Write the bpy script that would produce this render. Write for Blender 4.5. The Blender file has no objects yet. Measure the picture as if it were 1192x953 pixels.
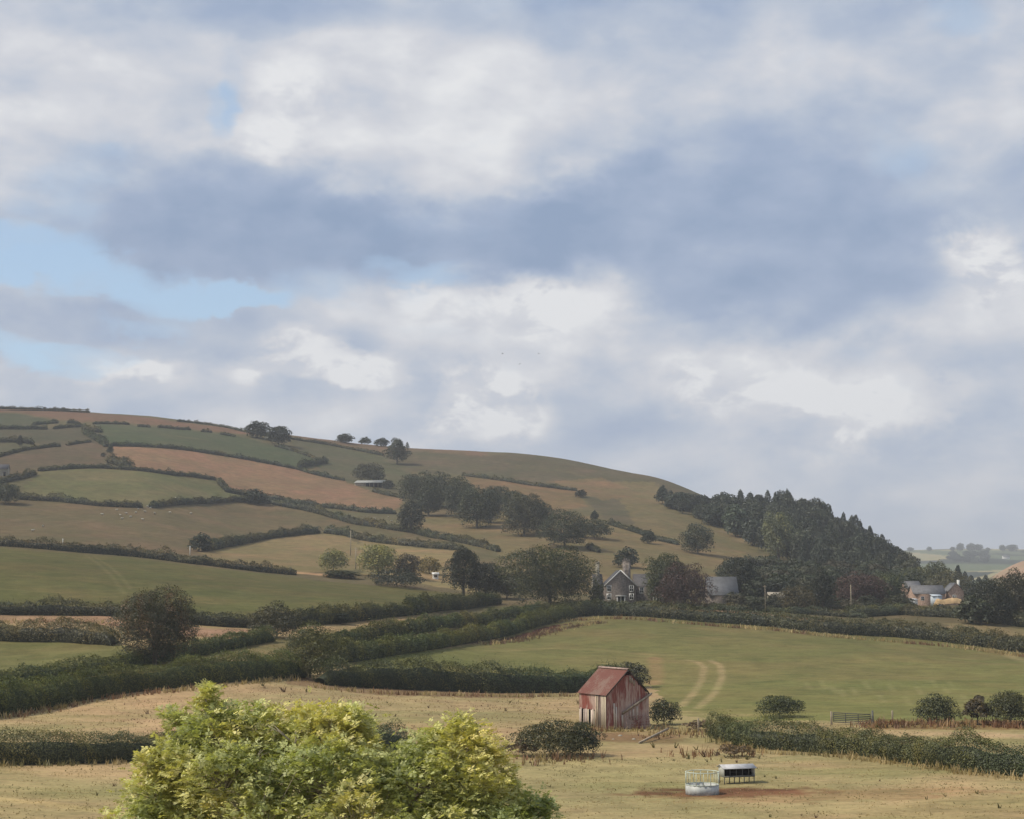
import bpy, math, random
import numpy as np
from mathutils import Vector, Matrix

random.seed(7)
rng = np.random.default_rng(11)
D = bpy.data
scene = bpy.context.scene
COL = scene.collection

# ------------------------------------------------------------------ camera model (photo 1192 x 953, f = 1900 px)
W, H, F = 1192.0, 953.0, 1900.0
HOR = 690.0
PITCH = math.atan((HOR - H / 2) / F)
CP, SP = math.cos(PITCH), math.sin(PITCH)

def raydir(px, py):
    r = (px - W / 2); u = (H / 2 - py)
    return np.array([r, F * CP - u * SP, F * SP + u * CP])

# ------------------------------------------------------------------ terrain: heights measured along 14 bearings
NEAR = [(0.01, -8.0), (15, -10.5), (35, -14.2), (70, -15.8)]
PROF = {
 -300: [(113,959),(155,888),(217,835),(255,800),(290,776),(330,744),(352,724),(372,710),(385,699),(560,630),(650,618),(800,578),(900,545),(1000,520),(1100,498),(1200,484),(1350,468),(1500,476),(2500,570),(6000,650),(12000,670)],
 0: [(113,959),(155,888),(217,830),(255,796),(290,773),(330,742),(352,722),(372,709),(385,698),(560,638),(650,627),(800,588),(900,552),(1000,525),(1100,503),(1200,488),(1350,474),(1500,482),(2500,570),(6000,650),(12000,670)],
 150: [(113,959),(155,887),(205,838),(240,802),(275,774),(310,750),(335,731),(355,718),(372,707),(560,648),(650,636),(800,592),(900,556),(1000,530),(1100,508),(1200,494),(1330,482),(1480,490),(2500,575),(6000,650),(12000,670)],
 300: [(113,959),(155,886),(205,836),(245,791),(290,760),(325,740),(350,726),(365,717),(560,662),(640,650),(760,625),(850,603),(920,581),(1050,541),(1150,518),(1280,501),(1430,509),(2500,580),(6000,650),(12000,670)],
 450: [(113,959),(155,885),(250,803),(280,779),(320,753),(350,736),(370,724),(385,714),(510,685),(600,662),(760,630),(850,606),(920,589),(1050,561),(1150,540),(1280,519),(1430,527),(2500,590),(6000,650),(12000,670)],
 600: [(113,959),(155,885),(265,803),(330,766),(400,736),(440,719),(480,706),(560,688),(700,642),(850,606),(1000,575),(1120,550),(1250,527),(1400,535),(2500,600),(6000,650),(12000,670)],
 750: [(113,959),(155,886),(190,852),(265,804),(350,757),(450,717),(500,703),(560,692),(650,664),(760,636),(900,602),(1050,574),(1180,552),(1330,560),(2500,610),(6000,650),(12000,670)],
 870: [(113,959),(155,886),(205,838),(265,803),(350,758),(445,723),(520,704),(620,684),(720,660),(800,642),(880,624),(980,604),(1060,592),(1200,600),(2000,655),(5000,650),(12000,670)],
 950: [(113,959),(155,886),(205,838),(265,803),(350,760),(445,728),(520,707),(620,691),(720,670),(800,652),(900,631),(1000,613),(1040,609),(1200,620),(2000,665),(5000,650),(12000,670)],
 1050: [(113,959),(155,886),(205,838),(265,803),(350,763),(440,733),(520,709),(620,699),(720,689),(800,674),(880,664),(940,660),(1100,672),(1200,690),(1800,688),(3000,670),(4500,645),(5000,640),(6000,643),(12000,665)],
 1120: [(113,959),(155,886),(205,838),(265,803),(350,766),(430,738),(510,712),(620,700),(750,696),(900,694),(1300,690),(1700,684),(2100,684),(3000,668),(4500,644),(5200,638),(6500,641),(12000,665)],
 1192: [(113,959),(155,888),(205,840),(265,804),(350,768),(425,745),(500,720),(620,702),(750,697),(900,691),(1100,682),(1400,665),(1700,651),(2100,662),(3000,664),(4500,646),(5200,639),(6500,642),(12000,665)],
 1500: [(113,959),(155,892),(205,845),(265,808),(350,772),(430,750),(500,725),(620,704),(750,696),(900,685),(1100,668),(1400,640),(1700,612),(2100,630),(3000,655),(4500,648),(5200,640),(6500,642),(12000,665)],
}

def pchip(x, y, xi):
    x = np.asarray(x, float); y = np.asarray(y, float)
    h = np.diff(x); d = np.diff(y) / h
    m = np.zeros_like(y)
    for i in range(1, len(x) - 1):
        if d[i - 1] * d[i] > 0:
            w1 = 2 * h[i] + h[i - 1]; w2 = h[i] + 2 * h[i - 1]
            m[i] = (w1 + w2) / (w1 / d[i - 1] + w2 / d[i])
    m[0] = d[0]; m[-1] = d[-1]
    k = np.clip(np.searchsorted(x, xi) - 1, 0, len(x) - 2)
    t = np.clip((xi - x[k]) / h[k], 0, 1)
    h00 = 2*t**3 - 3*t**2 + 1; h10 = t**3 - 2*t**2 + t; h01 = -2*t**3 + 3*t**2; h11 = t**3 - t**2
    return h00*y[k] + h10*h[k]*m[k] + h01*y[k+1] + h11*h[k]*m[k+1]

LD = np.linspace(math.log(1.0), math.log(12000), 1500)
TH_PX = np.linspace(-300, 1500, 361)
_cols = []
_px = sorted(PROF)
for p in _px:
    ds = [a for a, b in NEAR]; zs = [b for a, b in NEAR]
    for d, py in PROF[p]:
        r = raydir(p, py); ds.append(d); zs.append(r[2] / math.hypot(r[0], r[1]) * d)
    _cols.append(pchip(ds, zs, np.exp(LD)))
_cols = np.array(_cols)
TAB = np.zeros((len(TH_PX), len(LD)))
for j in range(len(LD)):
    TAB[:, j] = pchip(_px, _cols[:, j], TH_PX)
# light smoothing across bearings
for _ in range(6):
    TAB[1:-1] = (TAB[:-2] + 2 * TAB[1:-1] + TAB[2:]) / 4

def hash2(ix, iy, s=0):
    n = (ix.astype(np.int64) * 374761393 + iy.astype(np.int64) * 668265263 + s * 974634777) & 0x7fffffff
    n = (n ^ (n >> 13)) * 1274126177 & 0x7fffffff
    return ((n ^ (n >> 16)) & 0xffff) / 65535.0

def vnoise(x, y, s=0):
    x = np.asarray(x, float); y = np.asarray(y, float)
    ix = np.floor(x); iy = np.floor(y); fx = x - ix; fy = y - iy
    fx = fx*fx*(3-2*fx); fy = fy*fy*(3-2*fy)
    a = hash2(ix, iy, s); b = hash2(ix+1, iy, s); c = hash2(ix, iy+1, s); e = hash2(ix+1, iy+1, s)
    return (a*(1-fx)+b*fx)*(1-fy) + (c*(1-fx)+e*fx)*fy

def fbm(x, y, s=0, o=3):
    v = 0; a = 0.5; t = 0
    for i in range(o):
        v = v + a * vnoise(x * 2**i, y * 2**i, s + i * 17); t += a; a *= 0.5
    return v / t

def terrain(x, y):
    x = np.asarray(x, float); y = np.asarray(y, float)
    d = np.maximum(np.hypot(x, y), 1.0)
    th = np.arctan2(x, y)
    lim = math.atan((1500 - W/2) / F)
    lo = math.atan((-300 - W/2) / F)
    thc = np.clip(th, lo, lim)
    p = np.tan(thc) * F / CP + W / 2            # bearing -> photo column at the horizon row
    p = np.clip((p - W/2) * CP + W/2, -300, 1500)
    fi = np.clip((p + 300) / 1800 * (len(TH_PX) - 1), 0, len(TH_PX) - 1.001)
    fj = np.clip((np.log(d) - LD[0]) / (LD[-1] - LD[0]) * (len(LD) - 1), 0, len(LD) - 1.001)
    i = fi.astype(int); j = fj.astype(int); a = fi - i; b = fj - j
    z = (TAB[i, j]*(1-a) + TAB[i+1, j]*a)*(1-b) + (TAB[i, j+1]*(1-a) + TAB[i+1, j+1]*a)*b
    out = np.clip((np.abs(th) - 0.55) / 0.6, 0, 1)
    z = z * (1 - out) + np.minimum(z, -12.0) * out
    amp = np.clip(d / 400, 0.15, 1.0)
    z = z + (fbm(x / 34, y / 34, 3, 2) - 0.5) * 1.1 * amp * np.clip(1.5 - d / 4000, 0.2, 1) \
          + (fbm(x / 3.1, y / 3.1, 9, 2) - 0.5) * 0.16
    return z

_MD = np.exp(np.linspace(math.log(60), math.log(9000), 2600))
def unproj(px, py, back=0.0):
    r = raydir(px, py); hx = math.hypot(r[0], r[1]); ux, uy, sl = r[0]/hx, r[1]/hx, r[2]/hx
    z = terrain(_MD*ux, _MD*uy)
    hit = np.nonzero(z >= sl * _MD)[0]
    if len(hit):
        k = hit[0]
        d = _MD[k]
        if k > 0:
            a0 = z[k-1] - sl*_MD[k-1]; a1 = z[k] - sl*_MD[k]
            d = _MD[k-1] + (_MD[k]-_MD[k-1]) * (-a0) / max(a1 - a0, 1e-9)
    else:
        k = int(np.argmax(z / _MD - sl)); d = _MD[k]
    d += back
    x, y = ux*d, uy*d
    return np.array([x, y, float(terrain(x, y))])

def at_d(px, d, py=690):
    r = raydir(px, py); hx = math.hypot(r[0], r[1])
    x, y = r[0]/hx*d, r[1]/hx*d
    return np.array([x, y, float(terrain(x, y))])

def dist(p): return math.hypot(p[0], p[1])

# ------------------------------------------------------------------ mesh builder
class MB:
    def __init__(s): s.v = []; s.q = []; s.t = []; s.c = []; s.n = 0; s.big = []
    def add(s, v, quads=None, tris=None, col=(1, 1, 1)):
        v = np.asarray(v, float).reshape(-1, 3)
        c = np.asarray(col, float)
        if c.ndim == 1: c = np.tile(c[:3], (len(v), 1))
        s.v.append(v); s.c.append(c)
        if quads is not None and len(quads): s.q.append(np.asarray(quads, np.int64).reshape(-1, 4) + s.n)
        if tris is not None and len(tris): s.t.append(np.asarray(tris, np.int64).reshape(-1, 3) + s.n)
        s.n += len(v); return s
    def box(s, lo, hi, M=None, col=(1, 1, 1)):
        x0, y0, z0 = lo; x1, y1, z1 = hi
        v = np.array([[x0,y0,z0],[x1,y0,z0],[x1,y1,z0],[x0,y1,z0],[x0,y0,z1],[x1,y0,z1],[x1,y1,z1],[x0,y1,z1]], float)
        if M is not None: v = v @ np.array(M.to_3x3()).T + np.array(M.to_translation())
        return s.add(v, [[0,3,2,1],[4,5,6,7],[0,1,5,4],[1,2,6,5],[2,3,7,6],[3,0,4,7]], col=col)
    def bar(s, a, b, w, t=None, col=(1, 1, 1), up=(0, 0, 1)):
        a = np.asarray(a, float); b = np.asarray(b, float); t = t or w
        d = b - a; L = np.linalg.norm(d); d = d / L
        u = np.asarray(up, float)
        if abs(d @ u) > 0.95: u = np.array([1., 0, 0])
        x = np.cross(d, u); x /= np.linalg.norm(x); y = np.cross(x, d)
        o = [(-1,-1),(1,-1),(1,1),(-1,1)]
        v = [a + x*i*w/2 + y*j*t/2 for i, j in o] + [b + x*i*w/2 + y*j*t/2 for i, j in o]
        return s.add(v, [[0,3,2,1],[4,5,6,7],[0,1,5,4],[1,2,6,5],[2,3,7,6],[3,0,4,7]], col=col)
    def tube(s, pts, rad, n=6, col=(1, 1, 1), cap=True):
        pts = np.asarray(pts, float); rad = np.broadcast_to(np.asarray(rad, float), (len(pts),))
        vs = []
        for i, p in enumerate(pts):
            d = pts[min(i+1, len(pts)-1)] - pts[max(i-1, 0)]; d = d / (np.linalg.norm(d) + 1e-9)
            u = np.array([1., 0, 0]) if abs(d[0]) < 0.8 else np.array([0, 1., 0])
            x = np.cross(d, u); x /= np.linalg.norm(x); y = np.cross(d, x)
            for k in range(n):
                a = 2*math.pi*k/n; vs.append(p + rad[i]*(math.cos(a)*x + math.sin(a)*y))
        q = []
        for i in range(len(pts)-1):
            for k in range(n):
                q.append([i*n+k, i*n+(k+1) % n, (i+1)*n+(k+1) % n, (i+1)*n+k])
        tr = []
        if cap:
            m = len(vs); vs.append(pts[0]); vs.append(pts[-1]); b = (len(pts)-1)*n
            for k in range(n):
                tr.append([m, (k+1) % n, k]); tr.append([m+1, b+k, b+(k+1) % n])
        return s.add(vs, q, tr, col)
    def cards(s, P, N, size, col, aspect=0.6):
        n = len(P); N = N / (np.linalg.norm(N, axis=1, keepdims=True) + 1e-9)
        R = rng.normal(size=(n, 3)); T = np.cross(N, R); T /= (np.linalg.norm(T, axis=1, keepdims=True) + 1e-9)
        B = np.cross(N, T); size = np.broadcast_to(np.asarray(size, float), (n,))[:, None]
        a = T*size*0.5; b = B*size*0.5*aspect; k = N*size*0.12
        v = np.stack([P-a-k, P-b*1.0+a*0.15+k, P+a-k, P+b*1.0+a*0.1+k], 1).reshape(-1, 3)
        q = np.arange(n*4).reshape(n, 4)
        return s.add(v, q, col=np.repeat(col, 4, axis=0))
    def mesh(s, name, smooth=False):
        me = D.meshes.new(name)
        v = np.concatenate(s.v); me.vertices.add(len(v)); me.vertices.foreach_set('co', v.astype(np.float32).ravel())
        q = np.concatenate(s.q) if s.q else np.zeros((0, 4), np.int64)
        t = np.concatenate(s.t) if s.t else np.zeros((0, 3), np.int64)
        nl = q.size + t.size
        me.loops.add(nl); me.loops.foreach_set('vertex_index', np.concatenate([q.ravel(), t.ravel()]).astype(np.int32))
        me.polygons.add(len(q) + len(t))
        st = np.concatenate([np.arange(len(q))*4, q.size + np.arange(len(t))*3]).astype(np.int32)
        me.polygons.foreach_set('loop_start', st)
        if smooth: me.polygons.foreach_set('use_smooth', np.ones(len(q)+len(t), bool))
        me.update(calc_edges=True)
        c = np.concatenate(s.c); at = me.attributes.new('col', 'FLOAT_COLOR', 'POINT')
        at.data.foreach_set('color', np.concatenate([c, np.ones((len(c), 1))], 1).astype(np.float32).ravel())
        return me
    def obj(s, name, mat, parent=None, smooth=False):
        me = s.mesh(name, smooth); me.materials.append(mat)
        o = D.objects.new(name, me); COL.objects.link(o)
        if parent is not None: o.parent = parent
        return o

def tag(o, label=None, cat=None, group=None, kind=None):
    if label: o['label'] = label
    if cat: o['category'] = cat
    if group: o['group'] = group
    if kind: o['kind'] = kind
    return o

def empty(name, loc, rz=0.0, label=None, cat=None, group=None):
    o = D.objects.new(name, None); COL.objects.link(o); o.empty_display_size = 0.3
    o.location = Vector([float(a) for a in loc]); o.rotation_euler = (0, 0, rz)
    return tag(o, label, cat, group)

def copy_tree(o, parent=None):
    c = o.copy(); COL.objects.link(c)
    if parent is not None: c.parent = parent
    for ch in list(o.children): copy_tree(ch, c)
    return c

def lin(r, g, b):
    f = lambda c: (c/255/12.92) if c/255 <= 0.04045 else ((c/255+0.055)/1.055)**2.4
    return np.array([f(r), f(g), f(b)])

# ------------------------------------------------------------------ materials
class NT:
    def __init__(s, mat):
        s.t = mat.node_tree; s.n = s.t.nodes; s.l = s.t.links
    def new(s, ty, **k):
        n = s.n.new(ty)
        for a, b in k.items(): setattr(n, a, b)
        return n
    def link(s, a, b): s.l.new(a, b)
    def math(s, op, a, b=None, c=None, clamp=False):
        n = s.n.new('ShaderNodeMath'); n.operation = op; n.use_clamp = clamp
        for i, x in enumerate((a, b, c)):
            if x is None: continue
            if isinstance(x, (int, float)): n.inputs[i].default_value = x
            else: s.l.new(x, n.inputs[i])
        return n.outputs[0]
    def noise(s, vec, scale, detail=3, rough=0.55, dist=0.0):
        n = s.n.new('ShaderNodeTexNoise'); n.inputs['Scale'].default_value = scale
        n.inputs['Detail'].default_value = detail; n.inputs['Roughness'].default_value = rough
        n.inputs['Distortion'].default_value = dist
        if vec is not None: s.l.new(vec, n.inputs['Vector'])
        return n.outputs['Fac']
    def ramp(s, fac, stops):
        n = s.n.new('ShaderNodeValToRGB'); e = n.color_ramp.elements
        while len(e) < len(stops): e.new(0.5)
        for el, (p, c) in zip(e, stops):
            el.position = p; el.color = (*c[:3], 1) if len(c) >= 3 else (c[0],)*3 + (1,)
        s.l.new(fac, n.inputs[0]); return n.outputs[0]
    def mix(s, fac, a, b, mode='MIX'):
        n = s.n.new('ShaderNodeMix'); n.data_type = 'RGBA'; n.blend_type = mode
        for sock, x in ((n.inputs[0], fac), (n.inputs[6], a), (n.inputs[7], b)):
            if isinstance(x, (int, float)): sock.default_value = x
            elif isinstance(x, (tuple, list, np.ndarray)): sock.default_value = (float(x[0]), float(x[1]), float(x[2]), 1)
            else: s.l.new(x, sock)
        return n.outputs[2]
    def smooth(s, x, lo, hi, a=0.0, b=1.0):
        n = s.n.new('ShaderNodeMapRange'); n.interpolation_type = 'SMOOTHSTEP'
        s.l.new(x, n.inputs[0]); n.inputs[1].default_value = lo; n.inputs[2].default_value = hi
        n.inputs[3].default_value = a; n.inputs[4].default_value = b
        return n.outputs[0]

def new_mat(name):
    m = D.materials.new(name); m.use_nodes = True; m.node_tree.nodes.clear()
    t = NT(m); out = t.new('ShaderNodeOutputMaterial'); return m, t, out

def foliage_mat(name, transl=0.25, obj_tint=True):
    m, t, out = new_mat(name)
    a = t.new('ShaderNodeAttribute', attribute_name='col').outputs['Color']
    if obj_tint:
        oi = t.new('ShaderNodeObjectInfo'); a = t.mix(1.0, a, oi.outputs['Color'], 'MULTIPLY')
    d = t.new('ShaderNodeBsdfDiffuse'); t.link(a, d.inputs['Color'])
    tr = t.new('ShaderNodeBsdfTranslucent'); t.link(t.mix(1.0, a, (1.15, 1.2, 0.6), 'MULTIPLY'), tr.inputs['Color'])
    g = t.new('ShaderNodeBsdfGlossy'); g.inputs['Roughness'].default_value = 0.55; g.inputs['Color'].default_value = (0.9, 0.95, 1, 1)
    s1 = t.new('ShaderNodeMixShader'); s1.inputs[0].default_value = transl
    t.link(d.outputs[0], s1.inputs[1]); t.link(tr.outputs[0], s1.inputs[2])
    s2 = t.new('ShaderNodeMixShader'); s2.inputs[0].default_value = 0.03
    t.link(s1.outputs[0], s2.inputs[1]); t.link(g.outputs[0], s2.inputs[2])
    t.link(s2.outputs[0], out.inputs[0]); return m

def solid_mat(name, c, rough=0.85, var=0.25, scale=3.0, metal=0.0, streak=False, spec=0.3, bump=0.0):
    """weathered solid: colour x attribute 'col' with noise mottling in object space"""
    m, t, out = new_mat(name)
    co = t.new('ShaderNodeTexCoord').outputs['Object']
    if streak:
        mp = t.new('ShaderNodeMapping'); mp.inputs['Scale'].default_value = (1, 1, 0.18); t.link(co, mp.inputs[0]); co = mp.outputs[0]
    n1 = t.noise(co, scale, 5, 0.65)
    f = t.smooth(n1, 0.3, 0.7, 1 - var, 1 + var)
    a = t.new('ShaderNodeAttribute', attribute_name='col').outputs['Color']
    base = t.mix(1.0, a, tuple(c), 'MULTIPLY')
    comb = t.new('ShaderNodeCombineColor'); [t.link(f, comb.inputs[i]) for i in range(3)]
    base = t.mix(1.0, base, comb.outputs[0], 'MULTIPLY')
    p = t.new('ShaderNodeBsdfPrincipled'); t.link(base, p.inputs['Base Color'])
    p.inputs['Roughness'].default_value = rough; p.inputs['Metallic'].default_value = metal
    p.inputs['Specular IOR Level'].default_value = spec
    if bump:
        b = t.new('ShaderNodeBump'); b.inputs['Strength'].default_value = bump; b.inputs['Distance'].default_value = 0.05
        t.link(n1, b.inputs['Height']); t.link(b.outputs[0], p.inputs['Normal'])
    t.link(p.outputs[0], out.inputs[0]); return m

M_LEAF = foliage_mat('foliage', 0.15)
M_LEAF_NEAR = foliage_mat('broad_leaf', 0.32, False)
M_GRASS = foliage_mat('dry_grass', 0.15, False)
M_BARK = solid_mat('bark', (0.10, 0.085, 0.065), 0.95, 0.35, 2.0, streak=True)
M_TWIG = solid_mat('pale_bark', (0.30, 0.26, 0.19), 0.9, 0.3, 6.0)
M_WOOD = solid_mat('weathered_wood', (0.30, 0.25, 0.19), 0.9, 0.4, 2.5, streak=True)
M_WHITE = solid_mat('white_paint', (0.60, 0.60, 0.57), 0.6, 0.12, 2.0)
M_GLASS = solid_mat('window_glass', (0.02, 0.022, 0.025), 0.15, 0.1, 1.0, spec=0.5)
M_STONE = solid_mat('grey_stone', (0.21, 0.18, 0.16), 0.95, 0.35, 1.8)
M_CREAM = solid_mat('cream_render', (0.30, 0.275, 0.22), 0.9, 0.25, 0.8)
M_SLATE = solid_mat('slate', (0.07, 0.067, 0.072), 0.7, 0.25, 1.5)
M_PALESLATE = solid_mat('pale_slate', (0.13, 0.13, 0.137), 0.75, 0.2, 1.0)
M_GREYROOF = solid_mat('grey_sheet_roof', (0.10, 0.104, 0.112), 0.8, 0.18, 0.7)
M_BRICK = solid_mat('brick', (0.40, 0.28, 0.22), 0.9, 0.35, 2.0)
M_GALV = solid_mat('galvanised', (0.62, 0.64, 0.62), 0.5, 0.15, 2.0, metal=0.15)
M_FEED = solid_mat('white_feeder_sheet', (0.40, 0.42, 0.41), 0.5, 0.14, 1.6)
M_PALEGREEN = solid_mat('pale_green_rail', (0.50, 0.56, 0.47), 0.5, 0.15, 3.0)
M_DARKMETAL = solid_mat('dark_metal', (0.10, 0.10, 0.095), 0.6, 0.25, 4.0)
M_GATE = solid_mat('dull_gate_steel', (0.05, 0.052, 0.05), 0.6, 0.2, 4.0)
M_DARK = solid_mat('dark_interior', (0.018, 0.015, 0.014), 0.95, 0.2, 2.0)  # near-black standing in for interior shade, also used on doors
M_WOOL = solid_mat('sheep_wool', (0.42, 0.40, 0.34), 0.95, 0.15, 6.0)
M_BIRD = solid_mat('bird_feather', (0.03, 0.03, 0.035), 0.8, 0.2, 6.0)
M_OCHRE = solid_mat('ochre_straw', (0.40, 0.28, 0.15), 0.95, 0.25, 1.2)
M_BLUEDOOR = solid_mat('blue_grey_sheet', (0.40, 0.45, 0.50), 0.6, 0.12, 1.5)

def rust_mat(name, red, pale, amount, pale2=None):
    m, t, out = new_mat(name)
    co = t.new('ShaderNodeTexCoord').outputs['Object']
    mp = t.new('ShaderNodeMapping'); mp.inputs['Scale'].default_value = (1, 1, 0.35); t.link(co, mp.inputs[0])
    big = t.noise(mp.outputs[0], 0.55, 5, 0.6, 0.4)
    mp2 = t.new('ShaderNodeMapping'); mp2.inputs['Scale'].default_value = (3.2, 3.2, 0.3); t.link(co, mp2.inputs[0])
    st = t.noise(mp2.outputs[0], 1.6, 4, 0.6)
    f = t.math('ADD', t.math('MULTIPLY', big, 0.62), t.math('MULTIPLY', st, 0.38))
    k = t.smooth(f, amount - 0.06, amount + 0.07)
    fine = t.noise(mp2.outputs[0], 6.0, 5, 0.7)
    r = t.ramp(fine, [(0.25, tuple(np.array(red)*0.55)), (0.5, red), (0.75, tuple(np.array(red)*1.45))])
    p_ = t.ramp(fine, [(0.25, tuple(np.array(pale)*0.6)), (0.55, pale), (0.8, pale2 or tuple(np.array(pale)*1.25))])
    base = t.mix(k, r, p_)
    a = t.new('ShaderNodeAttribute', attribute_name='col').outputs['Color']
    base = t.mix(1.0, base, a, 'MULTIPLY')
    p = t.new('ShaderNodeBsdfPrincipled'); t.link(base, p.inputs['Base Color'])
    p.inputs['Roughness'].default_value = 0.75; p.inputs['Specular IOR Level'].default_value = 0.25
    t.link(p.outputs[0], out.inputs[0]); return m
M_RUSTROOF = rust_mat('rusty_red_roof', (0.145, 0.056, 0.043), (0.20, 0.125, 0.10), 0.52)
M_RUSTWALL = rust_mat('rusty_red_wall', (0.21, 0.064, 0.049), (0.42, 0.31, 0.26), 0.51)
M_PLANK = rust_mat('flaking_planks', (0.50, 0.43, 0.36), (0.20, 0.09, 0.07), 0.58)

def ground_mat():
    m, t, out = new_mat('field_ground')
    pos = t.new('ShaderNodeNewGeometry').outputs['Position']
    a = t.new('ShaderNodeAttribute', attribute_name='col').outputs['Color']
    n_big = t.noise(pos, 0.035, 4, 0.6, 0.6)
    n_mid = t.noise(pos, 0.22, 5, 0.65, 0.3)
    n_fine = t.noise(pos, 1.7, 5, 0.7)
    mp = t.new('ShaderNodeMapping'); mp.inputs['Scale'].default_value = (0.25, 1.6, 0.3); mp.inputs['Rotation'].default_value = (0, 0, 0.12)
    t.link(pos, mp.inputs[0]); n_str = t.noise(mp.outputs[0], 0.5, 4, 0.6, 0.2)
    s = t.math('ADD', t.math('ADD', t.math('MULTIPLY', n_mid, 0.7), t.math('MULTIPLY', n_fine, 0.6)), t.math('MULTIPLY', n_str, 0.22))
    v = t.smooth(s, 0.46, 1.06, 0.66, 1.32)
    cc = t.new('ShaderNodeCombineColor'); [t.link(v, cc.inputs[i]) for i in range(3)]
    c = t.mix(1.0, a, cc.outputs[0], 'MULTIPLY')
    # drier and greener drifts
    k = t.smooth(t.math('ADD', t.math('MULTIPLY', n_big, 0.65), t.math('MULTIPLY', n_str, 0.2)), 0.32, 0.56)
    c = t.mix(1.0, c, t.mix(k, (0.86, 0.98, 0.86), (1.08, 1.03, 1.02)), 'MULTIPLY')
    p = t.new('ShaderNodeBsdfPrincipled'); t.link(c, p.inputs['Base Color'])
    p.inputs['Roughness'].default_value = 1.0; p.inputs['Specular IOR Level'].default_value = 0.05
    b = t.new('ShaderNodeBump'); b.inputs['Strength'].default_value = 0.5; b.inputs['Distance'].default_value = 0.25
    t.link(t.math('ADD', n_fine, n_mid), b.inputs['Height']); t.link(b.outputs[0], p.inputs['Normal'])
    t.link(p.outputs[0], out.inputs[0]); return m
M_GROUND = ground_mat()

# ------------------------------------------------------------------ ground sheet with the field colours
def inpoly(x, y, poly):
    ins = np.zeros(len(x), bool); n = len(poly); j = n - 1
    for i in range(n):
        xi, yi = poly[i]; xj, yj = poly[j]
        c = ((yi > y) != (yj > y)) & (x < (xj - xi) * (y - yi) / (yj - yi + 1e-12) + xi)
        ins ^= c; j = i
    return ins

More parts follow.
